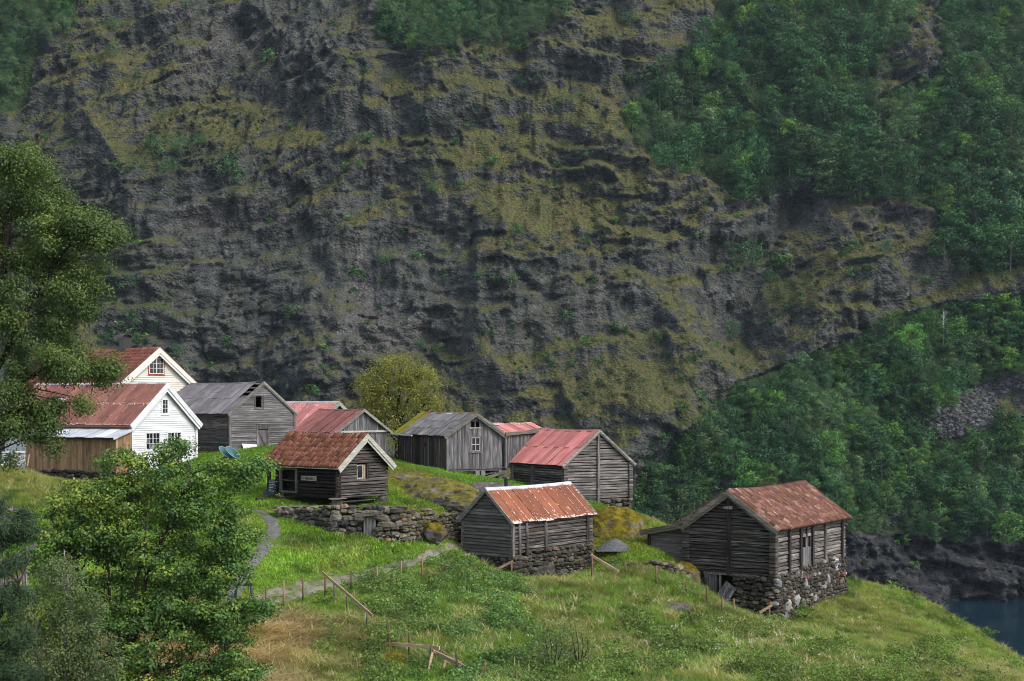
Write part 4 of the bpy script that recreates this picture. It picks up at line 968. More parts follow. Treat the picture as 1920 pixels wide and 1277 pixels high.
link(npmesh('foliage', v, fcs, M['elm_leaf'], False, {'tint': ('FLOAT', np.repeat(RNG.uniform(.2, .9, 160), 4))}), 'foliage', fp)
v, fcs = leafcloud(22, np.array((0,0,.5)), np.array((.14,.14,.08)), .09); link(npmesh('blossom', v, fcs, M['flower'], False), 'blossom', fp)

# --- dry stone terrace under the storehouse
tw_ = thing('stone_wall', 'dry stone terrace wall with a small wooden door under the storehouse', 'stone wall')
pA, pB, pC, pD = at(520,960,82.6), at(622,960,79.6), at(752,960,80.0), at(872,960,85.0)
ztop = lambda q, y0, y1: (lambda u: (HY - (y0 + (y1-y0)*u/q)) / F * 81)
gb = lambda a, b: (lambda u: float(gz_(a.x + (b.x-a.x)*u/(b-a).length, a.y + (b.y-a.y)*u/(b-a).length)) - .4)
def wtop(a, b, ya, yb, bump=.06):
    L = (b-a).length; return lambda u: sill_z(ya + (yb-ya)*u/L, a.y + (b.y-a.y)*u/L) + bump*math.sin(u*3.1) + bump*.6*math.sin(u*7.7)
a, b = pA, pB; fA = lambda v: Vector((v.x, v.y, 0))
stonewall(tw_, fA(a), fA(b), gb(a, b), wtop(a, b, 957, 953), M['stone'], .16, .34, .45)
a, b = pB, pC; L_ = (b-a).length; du = L_*(694-622)/(752-622); dz = sill_z(970, 80)
stonewall(tw_, fA(a), fA(b), gb(a, b), wtop(a, b, 951, 951), M['stone'], .17, .40, .5, opens=[(du-.42, du+.38, -20, dz)], big=[(du-.15, dz+.22, 2.0, .42, M['stone'])])
dd = fA(b-a).normalized(); nn = Vector((dd.y, -dd.x, 0)); fw_ = Face(fA(a) - nn*.05, dd, nn, L_, lambda u: 0)
dr = bpy.data.objects.new('door', None); COL.objects.link(dr); dr.parent = tw_
fbox(fw_, du-.8, du+.8, sill_z(1022, 79.5), dz+.1, -.5, -.3).build('dark_backing', M['dark'], dr)  # near-black plate added behind the boards, shade of the gap put into colour
for k in range(4): fbox(fw_, du-.38+k*.18, du-.38+k*.18+.17, sill_z(1018, 79.5), dz+.02, -.04, .05).build('door_board', M['board_grey'], dr)
a, b = pC, pD
stonewall(tw_, fA(a), fA(b), gb(a, b), wtop(a, b, 952, 968, .12), M['stone_moss'], .15, .30, .5)
m = MB()      # paving behind the wall head
for k in range(14):
    q = pA.lerp(pB, k/7) if k < 7 else pB.lerp(pC, (k-7)/7)
    stone(tw_, (q.x+.1, q.y+.45, sill_z(952, q.y)+.02), .9, .8, .12, (0,0,random.random()), M['stone'], 'cap_stone')

# --- grey upright-board house
h = House('house', 'grey upright-board house with mossy grey roof and white four-pane window', (-4.44,91.0,-2.01), 116.0, 4.57, 9.3, 1.52, sill_z(880, 105), ove=.3, ovg=.3, cat='house', sag=0.1); HOUSES.append(h); hg = h
zb = h.zb; zc = h.zw; gl_ = h.gable.l
wo = (gl_/2-.32, gl_/2+.5, zc-1.35, zc-.2); vo = (gl_/2-.35, gl_/2+.45, zc+.52, zc+.98)
boards(h.root, h.gable, zb, .17, M['board_grey'], [wo, vo]); boards(h.root, h.sideL, zb-.1, .18, [M['board_burnt'], M['board_burnt'], M['post_dark'], M['board_grey']])
h.walls([h.sideR, h.back], M['board_grey'])
MB().box(h.x0, h.x1, h.y0+.05, h.y1, zb-.18, zb).build('floor', M['post'], h.root)
window(h.root, h.gable, wo[0]+.05, wo[1]-.05, wo[2]+.05, wo[3]-.05, M['rake_pale'], 2, 2, .06, M['white'], casing=M['post'], cw=.08)
fbox(h.gable, vo[0]-.1, vo[1]+.1, vo[2]-.08, vo[2], -.02, .1).build('vent_sill', M['rake_pale'], h.root); fbox(h.gable, (vo[0]+vo[1])/2-.04, (vo[0]+vo[1])/2+.04, vo[2], vo[3], -.02, .05).build('vent_bar', M['post'], h.root)
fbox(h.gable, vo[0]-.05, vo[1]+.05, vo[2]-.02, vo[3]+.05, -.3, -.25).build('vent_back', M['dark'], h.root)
for sl in (h.slL, h.slR): deck(h.root, sl)
sheets(h.root, h.slL, 1.05, M['sheet_slate'], 3, .15, .03, mossend=3.6); sheets(h.root, h.slR, 1.05, M['sheet_slate'], 1, .15, .03)
h.rakes(M['rake'], .2, .05); h.ridge(M['sheet_rust'], .15, y0=0, y1=3.2); h.ridge(M['cap_white'], .15, y0=3.2, y1=6.2); h.ridge(M['sheet_rust'], .15, y0=6.2)
MB().beam((-.1, 6.3, h.ze-.1), (-.1, h.Lr+.3, h.ze-.04), .12, .1).build('gutter', M['sheet_zinc'], h.root)
for x, y in ((h.x0+.25, h.y0+.15), (h.x0+.95, h.y0+.25), (h.x0+2.6, h.y0+.15), (h.x0+3.1, h.y0+.2), (h.x1-.1, h.y0+.12)):
    z0 = local_ground(h)(x, y); MB().box(x-.17, x+.17, y-.15, y+.15, min(z0, zb-.9)-.3, zb-.18).build('stilt', M['plaster'] if x < h.x0+3.3 else M['post'], h.root)
MB().beam((h.x0+.9, h.y0+1.6, zb-1.0), (h.x1+.6, h.y0+1.2, zb-.1), 2.2, .12).build('ramp', M['board_grey'], h.root)
MB().beam((h.x0+1.6, h.y0-.1, zb-1.15), (h.x1+.2, h.y0-.1, zb-.3), .1, .22).build('ramp_beam', M['rake'], h.root)
for k in range(9): x = h.x0+2.9+k*.26; MB().box(x, x+.18, h.y0+.9, h.y0+.94, zb-2.0, zb-.5+.0*k).build('board', M['post_dark'], h.root)
stone(h.root, (h.x0+.3, h.y0+1.4, zb-.35), 2.2, 1.3, .5, (0,0,.2), M['stone'], 'foundation_stone'); stone(h.root, (h.x0+.1, h.y0+3.2, zb-.35), 1.8, 1.2, .45, (0,0,1.2), M['stone_moss'], 'foundation_stone'); stone(h.root, (h.x0+.2, h.y0+6.2, zb-.3), 2.6, 1.2, .45, (0,0,1.5), M['stone'], 'foundation_stone')
# hanging basket and bench on the dark wall
hk = thing('hanging_basket', 'pink flower basket hanging on dark wall of the grey house', 'flower basket', h.to_world(h.x0-.14, h.y0+4.1, 0), h.rz)
MB().tube([(0,0,zc-.35),(0,0,zc-.6)], [.012,.012], 5).build('hook', M['black_metal'], hk); MB().tube([(0,0,zc-.95),(0,0,zc-.78)], [.08,.14], 8).build('basket', M['terracotta'], hk)
v, fcs = leafcloud(220, np.array((0,0,zc-.85)), np.array((.09,.1,.19)), .08)
fm = leaf_mat('pink_petal', (.06, .015, .03), (.16, .035, .07), (.26, .08, .12)); link(npmesh('blossom', v, fcs, fm, False, {'tint': ('FLOAT', np.repeat(RNG.uniform(0, 1, 220), 4))}), 'blossom', hk)
bp = h.to_world(h.x0-.75, h.y0+6.6, 0); bz = sill_z(868, bp.y)
bn = thing('bench', 'reddish plank bench along the dark wall of the grey house', 'bench', (bp.x, bp.y, bz), h.rz)
MB().box(-.22, .22, -1.0, 1.6, -.04, .06).build('seat', M['stake'], bn)
for y in (-.8, 1.35): MB().box(-.18, .18, y-.06, y+.06, -.75, -.04).build('leg', M['terracotta'], bn)

# --- link shed between grey house and red barn
p0, p1 = at(946,870,107), at(1030,870,110.5); d_ = (p1-p0); d_.z = 0; ln = d_.length
lk = thing('shed', 'narrow upright-board link shed with pink roof between grey house and red barn', 'shed', (p0.x, p0.y, 0), math.atan2(d_.y, d_.x))
zt = sill_z(815, 107); fk = Face((0,0,0), (1,0,0), (0,-1,0), ln, lambda u: zt + .12*u)
boards(lk, fk, sill_z(878, 107), .16, M['board_grey']); panel(Face((ln,3,0), (-1,0,0), (0,1,0), ln, lambda u: zt+.3), sill_z(880, 107)).build('wall', M['board_grey'], lk)
ks = Slope((-.1,-.2,zt+.06), (1,0,0), (.0, 2.2, .75), ln+.1, 2.4); deck(lk, ks); sheets(lk, ks, .8, M['sheet_pink'], 1, .14, .02)
MB().beam((-.1,-.24,zt+.04), (ln-.3,-.24,zt+.3), .06, .26).build('fascia', M['rake_brown'], lk)
MB().box(-.4, .9, 1.4, 2.2, zt+.72, zt+.76).build('loose_sheet', M['cap_white'], lk)

# --- red-roofed log barn
h = House('barn', 'silver-grey log barn with bright faded-red sheet roof', (3.21,88.0,-3.84), 122.2, 5.78, 6.72, 2.23, sill_z(940, 103.5), ove=.35, ovg=.28, cat='barn', sag=0.07); HOUSES.append(h); hr = h
zb = h.zb; zc = h.zw; gl_ = h.gable.l
courses(h.root, h.gable, zb, zc+gl_/2*h.pitch, .205, M['log_grey'], 'log', ext=.16); courses(h.root, h.sideL, zb, zc, .21, [M['log_mid'], M['log_grey'], M['log_mid']], 'log', ext=.16)
h.walls([h.sideR, h.back], M['log_grey'])
fbox(h.gable, gl_/2-.12, gl_/2+.1, zb-.1, zc+gl_/2*h.pitch, .05, .22).build('gable_post', M['post'], h.root)
fbox(h.sideL, h.sideL.l*.43-.12, h.sideL.l*.43+.12, zb-.1, zc, .05, .2).build('wall_post', M['post'], h.root); fbox(h.sideL, .1, .35, zb-.1, zc, .05, .2).build('wall_post', M['post'], h.root)
for x, y in ((h.x0, h.y0), (h.x1, h.y0)):
    z = zb
    while z < zc-.1: 
        MB().box(x-.16, x+.16, y-.22, y+.1, z+.015, z+.185).build('log_end', M['log_mid'], h.root); z += .205
for sl in (h.slL, h.slR): deck(h.root, sl)
sheets(h.root, h.slL, .72, M['sheet_red'], 2, .13, .018); sheets(h.root, h.slR, .72, M['sheet_red'], 1, .13, .018)
h.rakes(M['rake'], .16, .05); h.ridge(M['sheet_pink'], .17)
lg = local_ground(h)
stonewall(h.root, (h.x0, h.y0, 0), (h.x1, h.y0, 0), lambda u: zb-2.4, lambda u: zb+.03, M['stone_dark'], .16, .3, .5)
stonewall(h.root, (h.x1, h.y0, 0), (h.x1, h.y0+3, 0), lambda u: zb-2.4, lambda u: zb+.03, M['stone_dark'], .16, .3, .5)
stonewall(h.root, (h.x0, h.y1, 0), (h.x0, h.y0, 0), lambda u: zb-1.2, lambda u: zb+.03, M['stone_dark'], .16, .3, .5)

# --- rust-roofed cabin
h = House('cabin', 'small cabin with flaking rust-orange sheet roof and stone footing', (.05,70.02,-5.97), 51.7, 3.65, 7.42, 1.69, sill_z(1044, 81), -1, ove=.24, ovg=.22, cat='cabin', sag=0.05); HOUSES.append(h); hc = h
zb = h.zb; zc = h.zw; gl_ = h.gable.l; f = h.sideR
courses(h.root, h.gable, zb-.02, zc+gl_/2*h.pitch, .2, M['clap_dark'], 'clap', t=.11)
courses(h.root, h.sideR, zb+.15, zc, .2, [M['log_mid'], M['log_mid'], M['log_dark']], 'log')
h.walls([h.sideL, h.back], M['clap_dark'])
MB().box(h.x1-.03, h.x1+.12, h.y0-.1, h.y0+.14, zb-.12, zc).build('corner_board', M['post'], h.root); MB().box(h.x0-.1, h.x0+.08, h.y0-.1, h.y0+.1, zb-.15, zc).build('corner_board', M['post'], h.root)
for u, w_, zd in ((.55, .2, .05), (1.25, .2, .0), (3.1, .24, .12)): MB().tube([f.p(u, zb+zd, .13), f.p(u+.02, (zb+zc)/2, .12), f.p(u-.03, zc+.02, .1)], [w_*.55, w_*.5, w_*.5], 8).build('wall_post', M['post'], h.root, True)
fbox(f, f.l-.75, f.l-.45, zb+.1, zc, -.02, .14).build('wall_post', M['post_dark'], h.root)
boards(h.root, Face(f.p(f.l-.4, 0, 0), f.d, f.n, .45, lambda u: zc), zb-.3, .22, M['post'])
for sl in (h.slL, h.slR): deck(h.root, sl)
sheets(h.root, h.slR, .8, M['sheet_rust'], 1, .1, .016, jit=.07); sheets(h.root, h.slL, .8, M['sheet_rust'], 1, .1, .016)
h.rakes(M['rake'], .14, .05); h.ridge(M['cap_white'], .17)
c = MB().tube([(h.Wr/2-.25, 2.3, zc+1.1), (h.Wr/2-.25, 2.3, h.ze+h.rise+.5)], [.11,.11], 10).tube([(h.Wr/2-.25, 2.3, h.ze+h.rise+.5), (h.Wr/2-.25, 2.3, h.ze+h.rise+.6)], [.24,.2], 10).build('stove_pipe', M['black_metal'], h.root)
stonewall(h.root, (h.x1+.02, h.y0, 0), (h.x1+.02, h.y1, 0), lambda u: zb-1.9, lambda u: zb+.02+.03*u, M['stone_dark'], .15, .34, .45, n_out=Vector((1,0,0)), big=[(2.6, zb-1.05, 1.3, .75, M['stone_dark']), (3.5, zb-1.0, .8, .8, M['stone']), (4.9, zb-1.35, .75, .45, M['stone_dark']), (.5, zb-.5, .6, .45, M['stone_dark']), (6.6, zb-.8, .8, .5, M['stone_dark'])])
stonewall(h.root, (h.x0+2.2, h.y0+.05, 0), (h.x1+.05, h.y0+.05, 0), lambda u: zb-1.6, lambda u: zb-.06, M['stone_dark'], .15, .3, .45)
boards(h.root, Face((h.x0, h.y0+.08, 0), (1,0,0), (0,-1,0), 2.6, lambda u: zb-.05), zb-.95, .16, M['board_grey'], name='skirt_board')
boards(h.root, Face((h.x0, h.y0+.1, 0), (1,0,0), (0,-1,0), 2.6, lambda u: zb-.05), zb-1.3, .3, M['post_dark'], name='skirt_board')
lm = MB().tube([(h.x0-.12, h.y0-.2, zc-.35), (h.x0-.12, h.y0-.3, zc-.35)], [.09,.12], 8); lm.box(h.x0-.16, h.x0-.08, h.y0-.2, h.y0-.02, zc-.38, zc-.3); lm.build('wall_lamp', M['black_metal'], h.root)

# --- big log barn with lean-to
h = House('barn', 'big dark log barn with old tiled roof on tall stone base', (13.99,73.01,-6.62), 54.9, 5.82, 10.2, 2.02, sill_z(1082, 84.5), -1, ove=.36, ovg=.34, cat='barn', sag=0.14); HOUSES.append(h); hB = h
zb = h.zb; zc = h.zw; gl_ = h.gable.l; f = h.sideR
courses(h.root, h.gable, zb, zc+gl_/2*h.pitch, .215, [M['log_dark'], M['log_dark'], M['log_dark'], M['log_mid']], 'log', ext=.14)
so_ = (3.9, 5.3, zc-1.55, zc-.85)
courses(h.root, f, zb+.05, zc, .225, [M['log_mid'], M['log_grey'], M['log_grey']], 'log', [so_], ext=.14)
h.walls([h.back], M['log_dark'])
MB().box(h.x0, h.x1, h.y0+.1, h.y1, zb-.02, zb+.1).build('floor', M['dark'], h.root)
fbox(h.gable, gl_/2-.13, gl_/2+.11, zb-.05, zc+gl_/2*h.pitch-.05, .06, .24).build('gable_post', M['post_dark'], h.root)
fbox(h.gable, gl_/2-.3, gl_/2+.28, zc+gl_/2*h.pitch-1.05, zc+gl_/2*h.pitch-.87, .05, .34).build('post_collar', M['post'], h.root)
for u in (1.9, 3.65, 5.5, 7.6, 10.5): fbox(f, u-.14, u+.12, zb-.1 + (.0 if u < 7 else .35), zc+.02, .04, .22).build('wall_post', M['post_dark'] if u in (1.9, 3.65, 5.5, 10.5) else M['post'], h.root)
fbox(f, so_[0]+.55, so_[1]-.08, so_[2], so_[3], -.1, -.02).build('shutter', M['board_grey'], h.root)
for k in range(6): fbox(f, so_[0]+k*.235, so_[0]+k*.235+.22, zb+.1, so_[2]-.02, .085, .115).build('patch_board', M['board_grey'], h.root)
for a in ((so_[0]-.02, so_[0]+.08, so_[2], so_[3]), (so_[0]+.5, so_[0]+.6, so_[2], so_[3]), (so_[1]-.1, so_[1], so_[2], so_[3])): fbox(f, *a, -.05, .1).build('hatch_post', M['post_dark'], h.root)
fbox(f, so_[0]+.65, so_[0]+.8, so_[3], zc, .03, .15).build('hatch_post', M['post_dark'], h.root)
for x, y in ((h.x1, h.y0), (h.x0, h.y0)):
    z = zb
    while z < zc-.1:
        MB().box(x-.2, x+.2, y-.3, y+.1, z+.015, z+.195).build('log_end', M['log_dark'], h.root); z += .215
for sl in (h.slL, h.slR): deck(h.root, sl)
tilefield(h.root, h.slR, .27, .40, M['tile_old'], jit=.03); tilefield(h.root, h.slL, .27, .40, M['tile_old'])
h.rakes(M['rake_brown'], .26, .05); h.ridge(M['tile_old'], .12)
for k in range(20): MB().beam((h.Wr-.02, .3+k*.58, h.ze-.06), (h.Wr-.5, .3+k*.58, h.ze+.28), .09, .1).build('rafter_end', M['post'], h.root)
# lean-to on the far left side: x < 0
lw = 2.9; zl = h.ze + .12
fl2 = Face((-lw+.5, h.y0+.05, 0), (1,0,0), (0,-1,0), lw-.5+h.x0, lambda u: zl - .55 + .2*(u))
courses(h.root, fl2, zb+.4, zl, .16, M['clap_dark'], 'clap', t=.045)
fbox(fl2, -.1, .12, zb+.2, zl-.55, -.05, .1).build('lean_to_post', M['post_dark'], h.root)
panel(Face((-lw+.5, h.y1, 0), (0,-1,0), (-1,0,0), h.y1-h.y0, lambda u: zl-.6), zb, out=0).build('lean_to_wall', M['clap_dark'], h.root)
l2 = Slope((-lw, 0, zl-.62), (0,1,0), (lw+.25, 0, .66), h.Lr, math.hypot(lw+.25, .66)); deck(h.root, l2, name='lean_to_deck'); sheets(h.root, l2, .9, M['sheet_slate'], 1, .15, .02, name='lean_to_sheet')
for o0, o1, yy, w_ in ((.06, -.14, -.07, .05), (-.08, -.3, -.02, .03)):
    A, B = l2.p(0, 0, o0), l2.p(0, l2.H, o0); C_, D_ = l2.p(0, l2.H, o1), l2.p(0, 0, o1)
    MB().hexa([(q.x, yy, q.z) for q in (A, B, C_, D_)] + [(q.x, yy+w_, q.z) for q in (A, B, C_, D_)]).build('lean_to_barge_board', M['rake_brown'], h.root)
# stone base: gable side has an opening with door boards
uo = gl_/2
stonewall(h.root, (h.x0+uo+.35, h.y0-.02, 0), (h.x1+.05, h.y0-.02, 0), lambda u: zb-3.2, lambda u: zb+.0, M['stone_dark'], .13, .26, .5, asp=(1.4, 3.2))
stonewall(h.root, (h.x0, h.y0+.15, 0), (h.x0+uo-1.6, h.y0+.15, 0), lambda u: zb-2.6, lambda u: zb-.02, M['stone_dark'], .14, .28, .4)
rng_ = random.Random(5); pal = [(u, zb - z_, w_, hh, M['stone_pale']) for u, z_, w_, hh in ((1.6,1.9,.75,.8),(2.9,1.75,.85,.85),(3.9,2.0,.6,.7),(1.2,2.6,.8,.6),(2.2,2.75,.4,.4),(.5,3.2,.55,.6),(1.6,3.2,.8,.7),(3.2,3.0,.6,.5),(5.7,1.9,.55,.5),(4.2,.75,.45,.8),(7.9,.95,.45,.65),(3.0,.1,.5,.4),(7.2,1.35,.7,.3),(4.3,2.6,.5,.4),(.25,.45,.62,.5))]
pal += [(5.0,zb-.55,.5,.4,M['stone']),(4.0,zb-.35,.5,.4,M['brick']),(10.6,zb-.9,.5,.4,M['brick']),(10.0,zb-1.3,.5,.35,M['stake'])]
stonewall(h.root, (h.x1+.03, h.y0, 0), (h.x1+.03, h.y1+.1, 0), lambda u: zb-3.8+.13*u, lambda u: zb+.05+.035*u, M['stone_dark'], .15, .30, .45, big=pal, pale=.04, asp=(.9, 1.9))
for k in range(3): MB().box(h.x0+uo-1.75+k*.3, h.x0+uo-1.75+k*.3+.28, h.y0-.03, h.y0+.02, zb-1.6, zb-.05).build('door_board', M['board_grey'], h.root)
MB().box(h.x0+uo-.72, h.x0+uo-.6, h.y0-.08, h.y0+.06, zb-1.6, zb-.06).build('door_jamb', M['post'], h.root)
MB().box(h.x0+uo-1.8, h.x0+uo+1.9, h.y0-.1, h.y0+.1, zb-.1, zb+.03).build('sill_beam', M['post'], h.root)
wv = Face((h.x1+.18, h.y0, 0), (0,1,0), (1,0,0), 10, lambda u: 0); window(h.root, wv, 9.1, 9.65, zb-.28, zb+.28, M['white'], 3, 1, .05)
dz0 = zb - 2.0
dl = thing('broken_door', 'broken grey plank door leaning askew in the barn cellar opening', 'door', h.to_world(h.x0+uo-.15, h.y0-.65, 0), h.rz)
for k in range(4): 
    c0, s0 = math.cos(R(58)), math.sin(R(58)); o_ = Vector((-.1 + k*.21*s0, 0, dz0 + .28 - k*.21*c0 + .25))
    P_ = [o_, o_ + Vector((.2*s0, 0, -.2*c0)), o_ + Vector((.2*s0 + 1.25*c0, .2, -.2*c0 + 1.25*s0)), o_ + Vector((1.25*c0, .2, 1.25*s0))]
    P_ = [q + Vector((-.45, 0, 0)) for q in P_]
    MB().hexa([(q.x, q.y-.02, q.z) for q in P_] + [(q.x, q.y+.02, q.z) for q in P_]).build('door_board', M['board_grey'], dl)

# ------------------------------------------------------------------ rocks, gravel heap
def rock(name, label, cen, rad, seed, mat, rough=.22, rz=0, cat='rock', sub=4):
    bm = bmesh.new(); bmesh.ops.create_icosphere(bm, subdivisions=sub, radius=1)
    co = np.array([v.co[:] for v in bm.verts]); s = seed*13.7
    k = 1 + rough*(fbm(co[:,0]*1.6+s, co[:,1]*1.6, co[:,2]*1.6, 5) + .6*np.abs(fbm(co[:,0]*3+s, co[:,1]*3+5, co[:,2]*5, 3)))
    st = co[:, 2]*3.2 + .5*fbm(co[:,0]*2+s, co[:,1]*2, o=3); k += rough*.25*((st % 1) - .5)
    co = co * k[:, None] * np.array(rad)
    for v, c in zip(bm.verts, co): v.co = c
    me = bpy.data.meshes.new(name); bm.to_mesh(me); bm.free(); me.materials.append(mat)
    o = link(me); o.location = cen; o.rotation_euler = (0, 0, rz); return tag(o, label, cat)
def rockmat(name, amt, mcol, thr=.62):
    t = NT(name); p = t.pos(); n1 = t.noise(p, 1.6, 8, .65); n2 = t.noise(p, .7, 5, .6)
    c = t.ramp(n1, [(.28, (.03, .028, .027)), (.5, (.11, .10, .095)), (.65, (.21, .195, .185)), (.8, (.32, .30, .285))])
    nz = t.n('ShaderNodeSeparateXYZ'); t.put(t.n('ShaderNodeNewGeometry').outputs['Normal'], nz.inputs[0])
    k = t.math('ADD', t.math('MULTIPLY', nz.outputs[2], .34), t.math('ADD', t.math('MULTIPLY', n2, .8), t.math('MULTIPLY', t.noise(p, 4, 5, .7), .25)))
    mc = t.ramp(t.noise(p, 2.2, 6, .7), [(.3, (.03, .03, .008)), (.45, tuple(x*.6 for x in mcol)), (.55, mcol), (.72, (mcol[0]*1.45, mcol[1]*1.35, mcol[2]*1.2))])
    c = t.mix(t.mr(k, thr, thr+.16, 0, amt), c, mc); t.bump(t.noise(p, 6, 8, .72), 1, .12)
    return t.done(c, .95, .12)
M['rock'] = rockmat('outcrop_rock', .95, (.15, .135, .025), .63); M['rock_bare'] = rockmat('bare_rock', .6, (.12, .11, .03), .95); M['moss'] = rockmat('mossy_rock', 1, (.17, .135, .014), .50)
rock('rock_outcrop', 'grey lichen-covered rock slab beside the reddish bench', at(752,906,95.5), (2.6,2.2,.85), 3, M['rock'], .3, .3)
rock('rock_outcrop', 'yellow mossy rock outcrop behind the storehouse terrace', at(818,938,92), (2.9,2.8,1.35), 4, M['rock'], .25, -.3)
rock('rock_outcrop', 'mossy rock step between outcrop and rust-roofed cabin', at(872,948,90), (1.7,2.2,.9), 5, M['rock'], .25, .4)
rock('rock_outcrop', 'bare rock ledge under the stilts of the grey house', at(915,922,98.5), (2.6,1.2,.62), 6, M['rock_bare'], .25, .1)
rock('rock_outcrop', 'bright yellow-green mossy hump right of the rust-roofed cabin', at(1150,1008,93), (2.15,2.6,2.15), 7, M['moss'], .16, .2)
rock('boulder', 'small mossy boulder in the foreground grass beside the slope fence', at(743,1242,61), (.62,.5,.42), 8, M['moss'], .2, .2, sub=3)
rock('boulder', 'mossy tumbled stone at the foot of the terrace wall', at(815,998,81.5), (.7,.6,.6), 9, M['moss'], .25, .2, sub=3)
rock('rock_outcrop', 'flat grey rock showing in the meadow below the log barn', at(1262,1141,77), (1.05,.6,.3), 10, M['rock_bare'], .25, .2, sub=3)
rock('rock_outcrop', 'small grey rock ledge in the meadow left of the flat rock', at(1198,1155,76), (.8,.5,.28), 11, M['rock_bare'], .25, .2, sub=3)
ew = thing('stone_edge', 'low mossy stone edging of the grass terrace beside the log barn', 'stone wall')
e0, e1, e2 = at(1163,1060,86), at(1250,1055,84), at(1300,1078,86.5)
for a, b in ((e0, e1), (e1, e2)): stonewall(ew, fA(a), fA(b), gb(a, b), (lambda a, b: (lambda u: a.z + (b.z-a.z)*u/(b-a).length + .02))(a, b), M['stone_moss'], .2, .45, .6, core=False)
rock('rock_outcrop', 'dark mossy bank under the log barn lean-to corner', at(1278,1088,87), (1.2,1.2,1.15), 12, M['moss'], .25, .2, sub=3)
# gravel heap
n = 70; g = np.linspace(-1, 1, n); GX, GY = np.meshgrid(g, g, indexing='ij'); rr_ = np.sqrt(GX**2 + GY**2)
hz = .72*np.maximum(0, 1 - rr_**1.25) + .035*fbm(GX*9, GY*9, o=3)*(rr_ < 1); hp = at(1153,1027,88.5)
t = NT('heap_gravel'); p_ = t.pos(); n1 = t.noise(p_, 14, 5, .75); t.bump(n1, 1, .06); hm = t.done(t.ramp(n1, [(.3, (.04,.041,.045)), (.55, (.13,.132,.14)), (.75, (.26,.26,.27))]), .95, .1)
o = link(npmesh('gravel_heap', np.stack([GX*1.25, GY*1.2, hz-.12], -1).reshape(-1, 3), gridfaces(n, n), hm, True)); o.location = hp; tag(o, 'conical heap of grey gravel between the rust-roofed cabin and log barn', 'gravel heap')

# ------------------------------------------------------------------ fences
def snap(px, py):
    q, ok = ghit(np.array([px]), np.array([py])); return Vector(q[0])
def fence(name, label, posts, mat, lines=(), wire=True, lean=0):
    root = thing(name, label, 'fence'); pts = []
    for x, yt, yb in posts:
        b = snap(x, yb); tpt = Vector((b.x, b.y, sill_z(yt, b.y))); l = random.uniform(-.05, .05)
        MB().tube([b - Vector((0,0,.3)), tpt + Vector((l,0,0))], [.055, .048], 7).build('post', mat if not isinstance(mat, list) else random.choice(mat), root, True); pts.append((b, tpt))
    if wire:
        for fr in (.25, .5, .72, .92):
            m = MB()
            for (b0, t0), (b1, t1) in zip(pts[:-1], pts[1:]): m.tube([b0.lerp(t0, fr), (b0.lerp(t0, fr)+b1.lerp(t1, fr))/2 - Vector((0,0,.03)), b1.lerp(t1, fr)], .006, 4, False)
            m.build('wire', M['wire'], root)
    for (xa, ya, xb, yb, da, db) in lines: MB().beam(at(xa, ya, da), at(xb, yb, db), .05, .15).build('rail', M['rail'], root)
    return root, pts
fence('fence', 'wire fence of brown round posts along the dirt track', [(462,1117,1133),(498,1100,1138),(532,1088,1138),(569,1083,1127),(609,1074,1119),(658,1071,1107),(708,1061,1102),(752,1051,1090),(792,1047,1087),(838,1058,1076),(883,1057,1072)], M['stake'])
f0 = [snap(x, y).y for x, y in ((609,1119),(689,1184),(727,1213),(808,1258),(910,1282))]
fence('fence', 'fence with new sloping rails running downhill from the track', [(627,1088,1130),(652,1114,1152),(689,1149,1184),(727,1171,1213),(767,1188,1232),(808,1210,1258),(857,1227,1270),(910,1241,1282),(969,1258,1290)], [M['stake'], M['stake_grey'], M['stake_grey']],
      [(604,1073,699,1155,f0[0]-.1,f0[1]-.15),(729,1207,824,1215,f0[2]-.1,f0[3]-.1),(812,1221,926,1278,f0[3]-.12,f0[4]-.1)])
gt = thing('gate', 'leaning bare wood gate frame against the downhill fence', 'gate'); d_ = f0[3] - .35
for a, b, nm in (((812,1221),(865,1243),'top_rail'), ((811,1223),(803,1257),'stile'), ((864,1243),(852,1276),'stile'), ((836,1234),(829,1265),'stile'), ((803,1257),(852,1276),'bottom_rail')):
    MB().beam(at(*a, d_), at(*b, d_-.1), .06, .10).build(nm, M['rail'], gt)
fence('fence', 'brown posts with one slanting rail at the rust-roofed cabin corner', [(883,1055,1072),(925,1059,1078),(959,1052,1086)], M['stake'], [(911,1078,962,1052,79.6,79.2)], False)
fence('fence', 'brown posts descending from the cabin towards the log barn door', [(1109.5,1041,1090),(1173,1052,1078),(1231,1062,1100),(1288,1091,1118),(1325,1100,1136),(1354,1120,1155),(1377,1122,1150)], M['stake'], [(1108,1041,1160,1072,84.0,82.5)], True)
fence('fence', 'thin post and pale slanting plank at the barn stone corner', [(1443,1136,1172)], M['stake'], [(1424,1149,1448,1134,82.0,82.0)], False)
fence('fence', 'grey stakes on the grass crest right of the log barn', [(1603,1079,1095),(1700,1100,1112)], M['stake_grey'], (), False)
for k, (lab, L4) in enumerate((('old grey plank fence falling away at left edge, upper section', [((-30,938),(58,964)), ((-30,952),(30,975)), ((-30,968),(20,990))]), ('old grey plank fence, lower section rising between pine and birch', [((-30,1078),(70,1022)), ((-30,1095),(62,1046)), ((-20,1112),(40,1080))]))):
    rt_ = thing('plank_fence', lab, 'fence'); dd_ = 62 if k == 0 else 50
    for a, b in L4: MB().beam(at(*a, dd_), at(*b, dd_+ (1.5 if k == 0 else 3)), .05, .2).build('plank', M['post'], rt_)
    for px in (5, 45): y = np.interp(px, [-30, 58], [935, 962]) if k == 0 else np.interp(px, [-30, 70], [1072, 1018]); q = at(px, y, dd_+.3); MB().box(q.x-.08, q.x+.08, q.y, q.y+.12, q.z-1.5, q.z+.1).build('post', M['post'], rt_)
